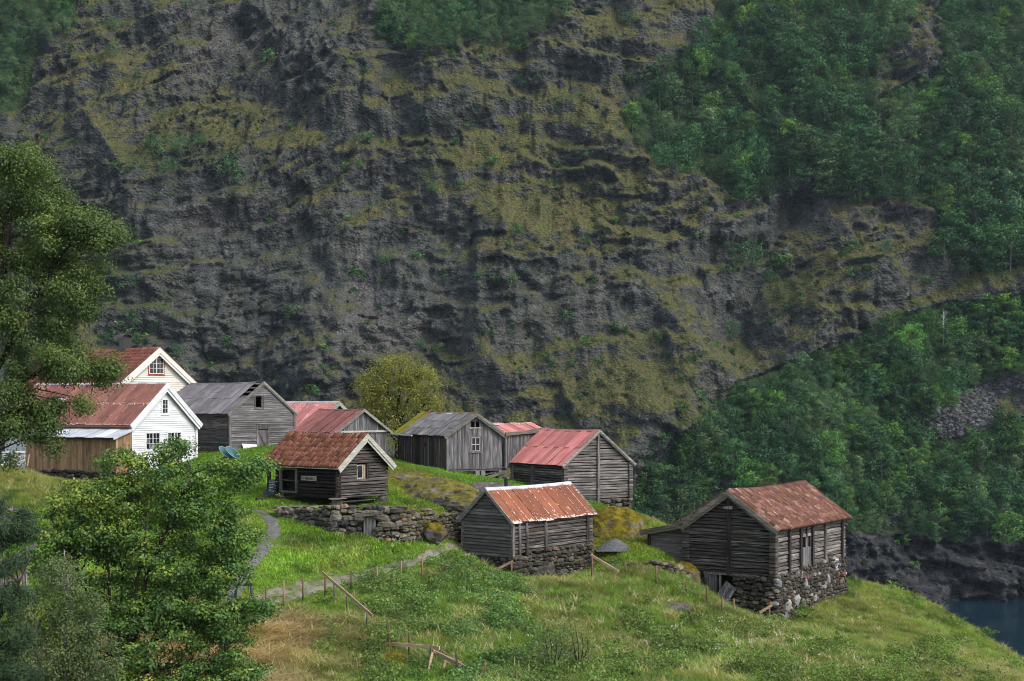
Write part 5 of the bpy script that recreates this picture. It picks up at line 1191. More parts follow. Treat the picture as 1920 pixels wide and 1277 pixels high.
# dark green trestle by the track
q = snap(457, 1128); ts = thing('trestle', 'dark green wooden trestle standing where the path meets the track', 'trestle', q, .25)
MB().box(-.42, .42, -.06, .06, .74, .86).build('top_bar', M['darkgreen'], ts)
for x, dx_ in ((-.33, -.12), (.33, .12)):
    for y in (-.24, .24): MB().beam((x + dx_, y, -.1), (x, 0, .8), .10, .08).build('leg', M['darkgreen'], ts)
# two teal lounge chairs on the lawn
for k, (px, lab) in enumerate(((424, 'teal string lounge chair on the lawn, the one nearer the white cottage'), (437, 'teal string lounge chair on the lawn, the one nearer the barn door'))):
    q = snap(px, 862); ch = thing('lounge_chair', lab, 'chair', (q.x, q.y, q.z), 0, 'lounge chairs on the lawn')
    C0 = Vector((0,0,.55)); nc = Vector((.5,-.58,.64)).normalized(); ax = Vector((-.72,.05,.6)); ax = (ax - nc*ax.dot(nc)).normalized(); sx = nc.cross(ax)
    ring = [C0 + ax*(.68*math.cos(t_)) + sx*(.36*math.sin(t_)) + Vector((0,0,.0)) for t_ in np.linspace(0, 2*math.pi, 21)]
    MB().tube(ring, .022, 6, False).build('rim', M['teal_rim'], ch)
    low = C0 + Vector((.0,.22,-.32)); m = MB()
    for i in range(20):
        for tt in (0,):
            a, b = ring[i], ring[i+1]; a2, b2 = a.lerp(low, .55) - Vector((0,0,.1)), b.lerp(low, .55) - Vector((0,0,.1))
            m.quad(a, b, b2, a2); m.quad(a2, b2, low)
    m.build('shell', M['teal'], ch)
    for x, y in ((.35,.25),(.35,-.25),(-.25,.25),(-.25,-.25)): MB().tube([(x*1.2,y*1.2,-.05),(low.x+x*.3,low.y+y*.3,.36)], .016, 5).build('leg', M['black_metal'], ch)
# loose corrugated sheet by the barn door
q = hb.to_world(hb.x0 + 1.9, hb.y0 - .25, 0); ms_ = thing('loose_sheet', 'pale corrugated sheet lying against the grey barn by its door', 'metal sheet', (q.x, q.y, gz_(q.x, q.y)), hb.rz)
m = MB()
for i in range(24):
    x = -.75 + i*.0625
    m.v += [(x, -.1 + .02*math.sin(i*1.57), -.05), (x, .12 + .02*math.sin(i*1.57), .42 - .12*(i/24))]
m.f = [(2*i, 2*i+2, 2*i+3, 2*i+1) for i in range(23)]; m.build('sheet', M['cap_white'], ms_)
# stack of pale boards at the far left
q = at(26, 868, 97); st_ = thing('board_stack', 'stack of pale boards with leaning offcuts at left edge beside lean-to', 'board stack', (q.x, q.y, q.z), .25)
for k in range(7):
    for j in range(2): MB().box(-.75+j*.78+random.uniform(-.03,.03), -.05+j*.78, -.5, .5, -.1+k*.135, -.02+k*.135).build('board', M['white'] if (k+j) % 2 else M['sheet_zinc'], st_)
MB().beam((-.1,-.75,-.2), (.45,-.5,.75), .04, .14).build('plank', M['rail'], st_); MB().beam((-.75,-.7,-.2), (-.4,-.55,.5), .04, .14).build('plank', M['white'], st_); MB().beam((.95,-.6,-.2), (1.05,-.4,.6), .04, .12).build('plank', M['rail'], st_)

# ------------------------------------------------------------------ trees near the farm
def tree(name, label, stems, blobs, nclump, nleaf, clump_r, size, lm, bm_, cat='tree', droop=.3, seed=1, twig=.02, flatz=.55, shade=None, group=None, tintbias=0, tipdroop=0, asp=.32, face=1.0):
    """stems: polylines (world) with radii; blobs: (centre, (rx,ry,rz), weight)"""
    rng = np.random.default_rng(seed); rr = random.Random(seed)
    b0 = stems[0][0][0]; root = thing(name, label, cat, b0, 0, group)
    m = MB(); sp = []
    for pts, rad in stems:
        pts = [Vector(p) - Vector(b0) for p in pts]; m.tube(pts, rad, 8)
        for i in range(len(pts)-1):
            for f in np.linspace(0, 1, 5): sp.append((pts[i].lerp(pts[i+1], f), rad[i]*(1-f)+rad[i+1]*f))
    wts = np.array([b[2] for b in blobs], float); wts /= wts.sum(); cl = []; yb_ = []
    for k in range(nclump):
        i = rng.choice(len(blobs), p=wts); c, r = blobs[i][:2]; yb_.append(blobs[i][3] if len(blobs[i]) > 3 else 0)
        d = rng.normal(size=3); d /= np.linalg.norm(d); rad = rng.uniform(.3, 1)**.4
        cl.append(np.array(Vector(c) - Vector(b0)) + d*np.array(r)*rad)
    cl = np.array(cl)
    for c in cl:        # a limb from the nearest lower stem point
        cv = Vector(c); best = min(sp, key=lambda s: (s[0]-cv).length + (2.5*max(0, s[0].z - cv.z + .25)))
        a = best[0]; mid = a.lerp(cv, .5) + Vector((0, 0, .14*(cv-a).length)); r0 = min(best[1]*.5, .008 + .014*(cv-a).length)
        m.tube([a, mid, cv], [r0, r0*.6, r0*.22], 5, False)
    m.build('trunk', bm_, root, True)
    cen = np.repeat(cl, nleaf, 0); N = len(cen)
    rad = np.array((clump_r, clump_r, clump_r*flatz))
    V, Fc = leafcloud(N, cen, rad, size, droop, rng, asp, face)
    if tipdroop:
        off = rng.uniform(0, 1, N)**2 * tipdroop; V = V.reshape(N, 4, 3); V[:, :, 2] -= off[:, None]; V = V.reshape(-1, 3)
    ct = np.repeat(rng.normal(.45 + tintbias, .16, nclump) + np.array(yb_), nleaf); top = (V[::4, 2] - cen[:, 2]) / (clump_r*flatz)
    tn = np.clip(ct + .06*top + rng.normal(0, .13, N), 0, 1)
    link(npmesh('crown', V, Fc, lm, False, {'tint': ('FLOAT', np.repeat(tn, 4))}), 'crown', root)
    return root
def B_(px, py, d, rx, ry, rz, w_=1, yl=0): return (at(px, py, d), (rx, ry, rz), w_, yl)
# big birch at the left edge
D = 72; s_ = D/F
base = at(-25, 905, D)
tree('birch_tree', 'tall dark-leaved birch filling the left edge in front of the white cottage',
     [([base, at(-18,700,D), at(5,520,D), at(20,380,D), at(15,270,D)], [.34,.28,.2,.12,.03]), ([at(-18,720,D), at(60,560,D), at(150,430,D), at(205,400,D)], [.16,.11,.06,.02]), ([at(-18,760,D), at(80,690,D), at(170,670,D)], [.12,.08,.02]), ([at(0,560,D), at(-80,450,D), at(-120,380,D)], [.14,.09,.03])],
     [B_(25,300,D,1.8,2.2,1.3,1.2), B_(80,350,D,1.1,2,.8,.7), B_(40,420,D,2.6,2.6,2.0,2), B_(150,415,D-.5,1.3,1.4,.7,.7), B_(200,440,D-.5,.9,1,.7,.5), B_(120,480,D,2.3,2.4,1.3,1.4), B_(60,560,D,3.0,2.6,1.7,1.8), B_(150,540,D,1.0,1.6,1.2,.6), B_(60,660,D,2.6,2.4,1.5,1.5), B_(185,690,D,.95,1.0,.75,.6), B_(140,690,D,1.2,1.4,.7,.5), B_(150,730,D,.4,.5,.9,.25), B_(60,770,D,1.5,1.5,1.4,.9), B_(85,830,D,.7,.8,.7,.35), B_(0,720,D,1.6,2,2.6,1), B_(-90,520,D,2.6,3,5.5,2.2), B_(20,840,D,.6,.7,.6,.15)],
     270, 640, .40, .125, M['birch_leaf'], M['bark'], droop=1.2, seed=11, flatz=.62, tipdroop=.55, face=1.4)
# leafy tree in front
D = 43
base = at(225, 1330, D-1)
st = [([base, at(222,1230,D-1), at(226,1140,D), at(238,1010,D), at(245,920,D)], [.11,.09,.065,.04,.012]), ([base, at(195,1250,D), at(178,1150,D), at(140,1050,D), at(95,970,D)], [.08,.065,.05,.03,.012]), ([base, at(250,1220,D-1), at(275,1080,D-1), at(320,970,D-1), at(360,890,D-1)], [.08,.065,.05,.03,.012]), ([base, at(205,1200,D-.5), at(205,1080,D-.5), at(190,960,D-.5)], [.07,.055,.04,.012]), ([base, at(240,1200,D-1.2), at(262,1060,D-1.2), at(285,930,D-1.2)], [.07,.055,.04,.012]),
      ([at(226,1160,D), at(330,1090,D-1), at(420,1050,D-1)], [.045,.03,.012]), ([at(222,1230,D), at(340,1180,D-1.5), at(470,1140,D-1.5)], [.045,.03,.012]), ([at(222,1240,D), at(300,1255,D-2), at(420,1230,D-2)], [.04,.03,.012])]
tree('broadleaf_tree', 'big multi-stemmed green tree with yellowing tips in front of the cottage', st,
     [B_(285,875,D,.75,1,.45,.5,.3), B_(215,860,D,.7,.9,.35,.35), B_(230,930,D,1.5,1.5,.6,1.4,.3), B_(330,900,D-.5,.9,1,.5,.7), B_(420,895,D-1,.8,1,.45,.6), B_(140,930,D,1.0,1.2,.4,.5,.3), B_(110,985,D+.3,1.1,1.2,.5,.8,.15), B_(260,1000,D,1.9,1.6,.6,1.5,.15), B_(380,960,D-.8,1.2,1.3,.6,1.2), B_(440,1010,D-1,.7,1,.55,.6), B_(330,1060,D-.8,1.7,1.5,.6,1.5), B_(410,1150,D-1.2,1.1,1.1,.5,.8), B_(280,1150,D-1,1.6,1.2,.55,1.0), B_(400,1265,D-2,1.1,1,.4,.6), B_(150,1060,D,1.3,1.4,.6,.8), B_(430,1080,D-1.2,.7,.9,.45,.5), B_(470,1145,D-1.5,.75,.9,.3,.45), B_(360,1130,D-1.2,1.3,1.3,.5,.9), B_(240,1110,D,1.6,1.4,.6,.7), B_(300,1190,D-1.5,1.9,1.5,.6,1.1), B_(420,1210,D-2,1.0,1.1,.4,.6), B_(330,1260,D-2,2.0,1.5,.6,1.2,.15), B_(460,1265,D-2,.6,.8,.3,.3), B_(480,880,D-1,.5,.7,.3,.3), B_(330,842,D,.45,.6,.25,.25), B_(180,1010,D,1.2,1.2,.5,.8), B_(90,1040,D+.3,.9,1,.5,.5), B_(200,1150,D-.5,1.4,1.2,.6,.8), B_(200,1240,D-1,1.3,1.3,.7,.9), B_(230,1300,D-2,2.0,1.5,.6,.8)],
     860, 120, .185, .102, M['elm_leaf'], M['bark'], droop=.5, seed=5, flatz=.55, tintbias=-.07)
v_ = bpy.data.objects['crown.001'] if 'crown.001' in bpy.data.objects else None
D = 34
tree('birch_sapling', 'pale fine-leaved young birch at the bottom left corner', [([at(120,1350,D), at(122,1200,D), at(128,1100,D), at(120,1030,D)], [.07,.05,.03,.01]), ([at(150,1350,D), at(165,1200,D), at(180,1130,D)], [.05,.03,.01]), ([at(80,1350,D), at(70,1200,D), at(60,1110,D)], [.05,.03,.01])],
     [B_(115,1080,D,.5,.6,.5,.7), B_(70,1150,D,.6,.6,.7,1), B_(150,1150,D,.6,.6,.7,1), B_(100,1230,D,1.1,.8,.7,1.6), B_(190,1230,D,.5,.6,.6,.7), B_(150,1280,D,1.0,.8,.4,1), B_(50,1270,D,.7,.8,.6,.8)],
     300, 130, .14, .055, M['sapling_leaf'], M['bark_birch'], droop=.9, seed=8, flatz=.9, tipdroop=.2)
D = 27
tree('pine_tree', 'dark blue-green pine boughs at the very left edge', [([at(-40,1400,D), at(-35,1200,D), at(-30,1000,D), at(-30,900,D)], [.12,.1,.07,.03]), ([at(-35,1200,D), at(20,1130,D), at(50,1060,D)], [.05,.03,.01]), ([at(-35,1060,D), at(20,1010,D), at(55,975,D)], [.05,.03,.01])],
     [B_(20,1000,D,.45,.4,.22,.8), B_(45,975,D,.25,.3,.14,.4), B_(10,1060,D,.3,.4,.2,.5), B_(25,1120,D,.35,.4,.22,.7), B_(15,1200,D,.4,.4,.4,1), B_(20,1265,D,.5,.4,.3,1), B_(-20,1000,D,.4,.4,.8,1)],
     110, 170, .10, .12, M['pine_leaf'], M['bark'], droop=-.4, seed=3, flatz=.8, asp=.06, face=.3)
D = 123
tree('rowan_tree', 'round olive-yellow tree standing behind the brown-roofed barn', [([at(745,870,D), at(745,800,D), at(748,740,D), at(750,690,D)], [.25,.2,.12,.04]), ([at(745,830,D), at(705,770,D), at(680,730,D)], [.16,.1,.03]), ([at(745,830,D), at(790,765,D), at(815,735,D)], [.16,.1,.03]), ([at(748,800,D), at(725,730,D), at(712,690,D)], [.13,.08,.03]), ([at(748,800,D), at(772,730,D), at(785,690,D)], [.13,.08,.03])],
     [B_(745,690,D,2.2,2.2,1.1,1.2), B_(700,720,D,1.7,2,1.2,1), B_(790,715,D,1.7,2,1.2,1), B_(745,740,D,3.2,2.5,1.4,1.8), B_(695,770,D,1.4,2,1.1,.7), B_(800,760,D,1.3,2,1.1,.6), B_(745,785,D,2.4,2,1.0,.7), B_(752,830,D-3,.6,.6,1.0,.25)],
     380, 70, .36, .15, M['rowan_leaf'], M['bark'], droop=.1, seed=9, flatz=.8)

# ------------------------------------------------------------------ trees on the far side
def farcrown(seed, wdt, hgt, n_cl, n_leaf, size, kind='dome'):
    rng = np.random.default_rng(seed); cl = []; 
    for k in range(n_cl):
        t_ = (k + rng.uniform()) / n_cl
        if kind == 'dome': z = hgt*(.12 + .88*t_); r = wdt/2*math.sqrt(max(.03, 1 - ((t_-.3)/.75)**2))*rng.uniform(.4, 1)
        else: z = hgt*(.1 + .9*t_); r = wdt/2*(1 - t_*.85)*rng.uniform(.2, 1) + .2
        a = rng.uniform(0, 6.283); cl.append((r*math.cos(a), r*math.sin(a), z))
    cl = np.array(cl); cen = np.repeat(cl, n_leaf, 0); rc = wdt*.105
    V, Fc = leafcloud(len(cen), cen, np.array((rc, rc, rc*.6)), size, .2, rng)
    tn = np.clip(np.repeat(rng.normal(.45, .2, n_cl), n_leaf) + rng.normal(0, .15, len(cen)), 0, 1)
    return V, Fc, np.repeat(tn, 4)
def fartrunk(seed, hgt, r=.22, n=5):
    rr = random.Random(seed); m = MB(); m.tube([(0,0,-1),(rr.uniform(-.3,.3),0,hgt*.5),(rr.uniform(-.5,.5),0,hgt*.92)], [r, r*.6, r*.1], 5)
    for k in range(n):
        z = hgt*rr.uniform(.3, .75); a = rr.uniform(0, 6.28); l = hgt*.25; m.tube([(0,0,z),(l*math.cos(a), l*math.sin(a), z+l*.8)], [r*.4, r*.08], 4, False)
    me = bpy.data.meshes.new('trunk'); me.from_pydata(m.v, [], m.f); me.materials.append(M['bark_far']); return me
PROTO = []; PROTO_I = []
specs = [(1, 10, 11, 24, 90, .62, 'dome'), (2, 11, 12, 26, 90, .65, 'dome'), (3, 9, 12.5, 24, 90, .6, 'dome'), (4, 6.5, 12.5, 24, 70, .5, 'cone'), (5, 7.5, 11, 22, 75, .5, 'cone'), (6, 12, 10, 24, 95, .65, 'dome')]
for s_ in specs:
    V, Fc, tn = farcrown(*s_); PROTO.append((npmesh('crown', V, Fc, M['far_leaf'], False, {'tint': ('FLOAT', tn)}), fartrunk(s_[0], s_[2])))
    PROTO_I.append(npmesh('crown_cover', V, Fc, M['far_leaf_i'], False, {'tint': ('FLOAT', tn)}))
SHR = []
for k in range(4):
    V, Fc, tn = farcrown(20+k, 3.2, 2.2, 10, 26, .42, 'dome'); SHR.append(npmesh('shrub_cover', V, Fc, M['far_leaf_i'], False, {'tint': ('FLOAT', tn)}))
SHRB = []
for k in range(3):
    V, Fc, tn = farcrown(30+k, 9, 6, 22, 60, .5, 'dome'); SHRB.append(npmesh('crown', V, Fc, M['far_leaf'], False, {'tint': ('FLOAT', tn)}))
rngf = np.random.default_rng(21); pts = []
ZN = [('upper right', 33), ('lower right', 28), ('top centre', 28), ('top left corner', 28)]
for zi, poly in enumerate(FOREST):
    xs, ys = [p[0] for p in poly], [p[1] for p in poly]; r = ZN[zi][1]; keep = []
    for _ in range(9000):
        q = (rngf.uniform(min(xs), max(xs)), rngf.uniform(min(ys), max(ys)))
        if not (-70 < q[0] < 1990 and -60 < q[1]): continue
        if not inpoly(np.array(q[0]), np.array(q[1]), poly) or any(inpoly(np.array(q[0]+dx_), np.array(q[1]+dy_), SCREE) for dx_ in (-12, 12) for dy_ in (0, -20, -40)): continue
        rr_ = r * rngf.uniform(.75, 1.1)
        if all((q[0]-k[0])**2 + ((q[1]-k[1])*1.15)**2 > rr_**2 for k in keep): keep.append(q)
    pts += [(x, y, zi) for x, y in keep]
ftr = []
for x, y, zi in pts:
    hpx = rngf.uniform(.72, 1.2) * (1.08 if zi == 0 else .86); by = y + 26
    p = mhit(np.array([x]), np.array([by]))[0]; pale = vnoise(np.array([x/130.]), np.array([y/110.+zi*7]))[0]
    kind = 'pale' if (pale + rngf.normal(0, .35) > .33 or zi in (2, 3) and rngf.uniform() < .6) else 'bright' if rngf.uniform() < (.30 if zi == 1 else .12) else 'dark'
    ftr.append([p, hpx, zi, kind, hpx*F/p[1] * (1 if 0 < x < 1920 and 0 < y < 1000 else .2)])
ftr.sort(key=lambda t: -t[4])
COLS = {'dark': (.55, .74, .64), 'bright': (1.35, 1.42, .62), 'pale': (1.1, 1.0, 1.0)}
WORDS = {'dark': 'dark green broadleaf tree', 'bright': 'fresh yellow-green broadleaf tree', 'pale': 'greyish pale green birch'}
WHERE = {0: 'in the forest at upper right across the fjord', 1: 'on the wooded slope at lower right behind the log barn', 2: 'in the grove at the top centre of the cliff', 3: 'in the top left corner of the mountainside'}
ZB = {0: (1165, 1940, 0, 560), 1: (1150, 1940, 560, 1000), 2: (712, 1090, 0, 85), 3: (0, 155, 0, 240)}
ZW = {0: 'upper right forest', 1: 'lower right slope', 2: 'top centre grove', 3: 'top left woods'}; LABS = {}
for i, (p, sc, zi, kd, _) in enumerate(ftr[:300]):
    pi = int(rngf.choice([3, 4]) if kd == 'pale' and rngf.uniform() < .7 else rngf.choice([0, 1, 2, 5]))
    x0, x1, y0, y1 = ZB[zi]; qx, qy = 960 + F*p[0]/p[1], HY - F*p[2]/p[1] - 26; nc_ = 5 if zi < 2 else 3
    cx_ = ('far left', 'left of centre', 'centre', 'right of centre', 'far right')[int(np.clip((qx-x0)/(x1-x0)*5, 0, 4))] if nc_ == 5 else ('left', 'centre', 'right')[int(np.clip((qx-x0)/(x1-x0)*3, 0, 2))]
    ry_ = ('top', 'upper', 'middle', 'lower', 'bottom')[int(np.clip((qy-y0)/(y1-y0)*5, 0, 4))] if zi < 2 else ('upper', 'lower')[int(np.clip((qy-y0)/(y1-y0)*2, 0, 1))]
    szw = 'big' if sc > 1.08 else 'small' if sc < .84 else 'middling'
    key = (szw, {'dark': 'dark green tree', 'bright': 'yellow-green tree', 'pale': 'pale grey-green birch'}[kd], ry_, cx_, ZW[zi])
    o = thing('birch_tree' if kd == 'pale' else 'broadleaf_tree', 'tree', 'tree', p, rngf.uniform(0, 6.28), 'trees of the ' + ZW[zi]); LABS.setdefault(key, []).append((qx, o))
    s3 = sc * rngf.uniform(.9, 1.1); o.scale = (s3*rngf.uniform(.85, 1.15), s3*rngf.uniform(.85, 1.15), s3)
    c_ = np.array(COLS[kd]) * rngf.uniform(.55, 1.45) * np.array((rngf.uniform(.85, 1.15), 1, rngf.uniform(.85, 1.15)))
    a = link(PROTO[pi][0], 'crown', o); a.color = (*c_, 1); link(PROTO[pi][1], 'trunk', o)
ORD = ['second', 'third', 'fourth', 'fifth', 'sixth', 'seventh', 'eighth', 'ninth', 'tenth', 'eleventh', 'twelfth']
for (a, b, c, d, e), lst in LABS.items():
    lst.sort(key=lambda t: t[0])
    for i, (_, o) in enumerate(lst):
        pos = '' if len(lst) == 1 else ' leftmost,' if i == 0 else ' rightmost,' if i == len(lst) - 1 else ' %s from left,' % ORD[min(i-1, 10)]
        o['label'] = '%s %s,%s %s row, %s, %s' % (a, b, pos, c, d, e)
# remaining trees and the small growth of the ledges
PT, SC, IX, CO = [], [], [], []
for p, sc, zi, kd, _ in ftr[300:]: PT.append(p); SC.append(sc); IX.append(int(rngf.integers(0, 6))); CO.append(np.array(COLS[kd]) * rngf.uniform(.75, 1.2))
if PT:
    n = len(PT); o = scatter('forest', np.array(PT), np.c_[np.zeros((n, 2)), rngf.uniform(0, 6.28, n)], np.repeat(np.array(SC)[:, None], 3, 1), np.array(IX), np.array(CO), PROTO_I)
    tag(o, 'further green trees filling out the forest across the fjord', 'forest', kind='stuff')
n = 9000; x = rngf.uniform(-60, 1980, n); y = rngf.uniform(-40, 1120, n); P3 = mhit(x, y)
fi = np.clip(((P3[:, 0] - mx[0])/.74).astype(int), 0, len(mx)-1); fj = np.clip(((P3[:, 2] - mz[0])/.74).astype(int), 0, len(mz)-1)
dn = .16 + .5*np.clip(fbm(x/70, y/60, o=3)*2, 0, 1) + .9*fo[fi, fj] + .8*np.exp(-((x-250)/130)**2-((y-590)/110)**2) + .7*np.exp(-((x-1420)/90)**2-((y-520)/90)**2) + .6*np.exp(-((x-370)/140)**2-((y-300)/50)**2)+ .6*np.exp(-((x-1320)/130)**2-((y-860)/90)**2)
dn *= np.where(inpoly(x, y, SCREE), 0, 1) * (.35 + .65*(grassy[fi, fj] > .35)) * np.where((x > 1500) & (y > 1000), .25, 1)
k = rngf.uniform(0, 1, n) < dn; P3 = P3[k]; n = len(P3)
sc = rngf.gamma(1.9, .34, n).clip(.22, 2.6); col = np.array((.78, .86, .74))*rngf.uniform(.5, 1.3, (n, 1)); br = rngf.uniform(0, 1, n) < .13; col[br] = np.array((1.15, 1.25, .7))*rngf.uniform(.8, 1.2, (br.sum(), 1))
o = scatter('shrubs', P3 - np.array((0, 0, .3)), np.c_[np.zeros((n, 2)), rngf.uniform(0, 6.28, n)], np.c_[sc*1.1, sc*1.1, sc], rngf.integers(0, 4, n), col, SHR)
tag(o, 'small green shrubs dotted over the cliff ledges', 'shrubs', kind='stuff')
BUSH = [(430,322,1.55,'round grey-green bush, the widest on the left cliff'),(340,275,1.15,'grey-green bush above and left of the widest cliff bush'),(290,268,1.0,'dark bush at the left end of the cliff bush row'),(315,312,1.05,'dark green bush low in the left cliff bush row'),(375,262,.7,'thin pale bush at the top of the left cliff bush row'),
        (1180,35,.85,'single round bush on the moss slope at top right of centre'),(1180,150,.8,'grey bush at the edge of the upper right forest'),(1400,480,1.6,'dark bush filling the gully below the upper right forest'),(1362,455,.75,'pale round bush at the left of the gully'),(1440,520,.9,'dark low bush at the gully bottom'),
        (1365,620,1.1,'dark bush in the lower gully'),(812,352,.55,'bright green bush on the centre of the cliff'),(845,222,.5,'small dark bush on the mossy ledges above centre'),(1660,465,.8,'dark bush on the rocky shoulder right of the gully'),(1600,460,.6,'pale bush on the rocky shoulder right of the gully'),
        (980,150,.7,'dark low bush on the upper mossy ledges'),(720,490,.7,'dark bush on the grey rock face left of centre'),(790,650,.7,'dark bush above the rowan on the lower cliff'),(210,45,.9,'grey-green bush at the top of the left cliff'),(210,95,.8,'dark bush on the upper left slope below the top bush'),
        (240,530,1.0,'blue-green bush beside the big birch on the left cliff'),(300,610,.9,'dark bush low on the left cliff above the farmhouse'),(250,600,1.0,'blue-green bush directly above the farmhouse ridge'),(330,660,.8,'dark bush beside the farmhouse gable'),(1060,780,.5,'small bush on the lower cliff above the red barn')]
for px, py, sc, lab in BUSH:
    p = mhit(np.array([px]), np.array([py + 12*sc]))[0]; o = thing('bush', lab, 'bush', p, rngf.uniform(0, 6.28), 'bushes on the cliff'); o.scale = (sc*.95, sc*.95, sc)
    c_ = np.array((.95, .95, 1.0) if 'grey' in lab or 'pale' in lab else (1.2, 1.25, .8) if 'bright' in lab else (.68, .8, .85)); a = link(SHRB[int(rngf.integers(0, 3))], 'crown', o); a.color = (*c_, 1)
    m = MB(); 
    for q in range(4): a_ = rngf.uniform(0, 6.28); m.tube([(0,0,-.6),(1.6*math.cos(a_),1.6*math.sin(a_),3.2)], [.12,.03], 4, False)
    m.build('stems', M['bark_far'], o)
# bleached dead trees
for (px, py, hh, lab) in ((1768, 655, 15.5, 'bleached bare dead tree on the wooded slope at right'), (1433, 610, 3.5, 'short white snag in the gully'), (1480, 300, 8, 'thin bare dead tree at the lower edge of the upper right forest')):
    p = mhit(np.array([px]), np.array([py]))[0]; o = thing('dead_tree', lab, 'dead tree', p, 0); m = MB(); rr = random.Random(px)
    m.tube([(0,0,-1),(.3,0,hh*.5),(.1,0,hh)], [.28,.2,.04], 6)
    m.build('trunk', M['bark_dead'], o)
    for k in range(int(hh*1.1)):
        z = hh*rr.uniform(.25, .95); a = rr.uniform(0, 6.28); l = rr.uniform(1.2, 3.6)*(1 - z/hh*.6); MB().tube([(.2,0,z),(.2+l*.6*math.cos(a), l*.6*math.sin(a), z+l*.25),(.2+l*math.cos(a), l*math.sin(a), z+l*.75)], [.1,.06,.02], 4, False).build('branch', M['bark_dead'], o)
# scree
n = 9000; xs, ys = rngf.uniform(1730, 1965, n), rngf.uniform(675, 822, n); k = inpoly(xs + rngf.normal(0, 5, n), ys + rngf.normal(0, 4, n), SCREE); P3 = mhit(xs[k], ys[k]); n = len(P3)
t = NT('scree_stone'); t.put(t.mix(1, t.attr('gcol', 'INSTANCER'), t.ramp(t.noise(t.pos(), 2, 4), [(.3, .6), (.7, 1.3)]), 'MULTIPLY'), t.b.inputs['Base Color']); t.b.inputs['Roughness'].default_value = .95
sm = []
for i in range(4): m_ = stonemesh(40+i); m_.materials.append(t.m); sm.append(m_)
s1 = rngf.gamma(2.2, .22, n).clip(.2, 2.0)
o = scatter('scree', P3, rngf.uniform(-1, 1, (n, 3))*np.array((.6, .6, 3)), np.c_[s1*1.4, s1, s1*.75], rngf.integers(0, 4, n), np.array((.085, .083, .093))*rngf.uniform(.4, 1.6, (n, 1)), sm)
tag(o, 'fan of grey broken rock between the trees at right', 'scree', kind='stuff')

# ------------------------------------------------------------------ grass and herbs
def tuft(name, n, h, spread, bend, wid, seed, mat):
    rng = np.random.default_rng(seed); V, Fc, T = [], [], []
    for i in range(n):
        a = rng.uniform(0, 6.283); r = spread*math.sqrt(rng.uniform()); b = np.array((r*math.cos(a), r*math.sin(a), -.03)); d = rng.uniform(0, 6.283)
        dv = np.array((math.cos(d), math.sin(d), 0)); hh = h*rng.uniform(.55, 1.15); bb = bend*rng.uniform(.3, 1.2)*h; sd = np.array((-dv[1], dv[0], 0)); q = len(V)
        for f, w_ in ((0, 1), (.55, .8), (1, .12)):
            c = b + dv*bb*f*f + np.array((0, 0, hh*f*(1 - .28*f*bend)))
            V += [c - sd*wid*w_/2, c + sd*wid*w_/2]
        Fc += [(q, q+1, q+3, q+2), (q+2, q+3, q+5, q+4)]; T += [rng.uniform(.15, .85)]*6
    return npmesh(name, np.array(V), np.array(Fc), mat, False, {'tint': ('FLOAT', np.array(T))})
TU = [tuft('short_tuft', 22, .16, .16, .5, .022, 1, M['grass_i']), tuft('short_tuft', 22, .17, .17, .7, .022, 2, M['grass_i']), tuft('long_tuft', 22, .46, .17, .75, .022, 3, M['grass_i']), tuft('long_tuft', 20, .5, .2, 1.0, .022, 4, M['grass_i']), tuft('straw_tuft', 24, .5, .14, 1.3, .026, 5, M['grass_i']), tuft('straw_tuft', 24, .5, .16, 1.6, .026, 6, M['grass_i'])]
HT = {id(LAWN): .16, id(MEAD): .46, id(STRAW): .44, id(DRY): .3, id(MOSSY): .07, id(BRIGHT): .24}
def zoneh(x, y):
    ws = 1e-6; hh = 0; stw = 0
    for px, py, d, k, r in ZC:
        q = at(px, py, d); w_ = np.exp(-(((x - q.x)**2 + (y - q.y)**2) / r**2)) + 1e-7 / (1e-3 + ((x-q.x)**2 + (y-q.y)**2) / 100)
        ws = ws + w_; hh = hh + w_*HT.get(id(k), .3); stw = stw + w_*(k is STRAW)
    return hh/ws, stw/ws
N = 250000; gy = np.sqrt(rngf.uniform(45**2, 126**2, N)); gxx = rngf.uniform(-.42, .42, N)*gy
keep = np.ones(N, bool)
for H_ in HOUSES: keep &= ~inpoly(gxx, gy, [(p.x, p.y) for p in H_.foot(.1)])
pnear = np.full(N, 9e9)
for pl, wd in PATHS:
    d2 = np.full(N, 9e9)
    for (a, b), w_ in zip(pl[::2], wd[::2]): d2 = np.minimum(d2, (gxx-a)**2 + (gy-b)**2 - (w_*.5)**2)
    pnear = np.minimum(pnear, d2)
    keep &= d2 > np.where(rngf.uniform(0, 1, N) < .12, -.03, .16)
gzv = gz_(gxx, gy); pxv, pyv = 960 + F*gxx/gy, HY - F*gzv/gy
keep &= (gzv > -34) & (pyv < 1330) & (pyv > 830) & (gy < np.interp(gxx, [-50, -30, -5, 10, 20, 30, 40, 60], [135, 131, 126, 119, 111, 107, 101, 80]) + 3)
gxx, gy, gzv, pxv, pyv, pnear = [a[keep] for a in (gxx, gy, gzv, pxv, pyv, pnear)]; N = len(gxx)
hh, stw = zoneh(gxx, gy); cz = zone(gxx, gy)
ln = fbm(gxx/2.2, gy/2.2, o=3); ln2 = fbm(gxx/.8+30, gy/.8, o=2)
var = (1 + .42*ln + .28*ln2 + rngf.normal(0, .13, N)).clip(.35, 1.9)
cz = cz * 1.75 * var[:, None]
dryk = np.clip(fbm(gxx/3.1+50, gy/3.1, o=3)*1.5, 0, .45) * (hh > .2); cz = cz*(1-dryk[:, None]) + np.array((.27, .24, .095))*var[:, None]*dryk[:, None]
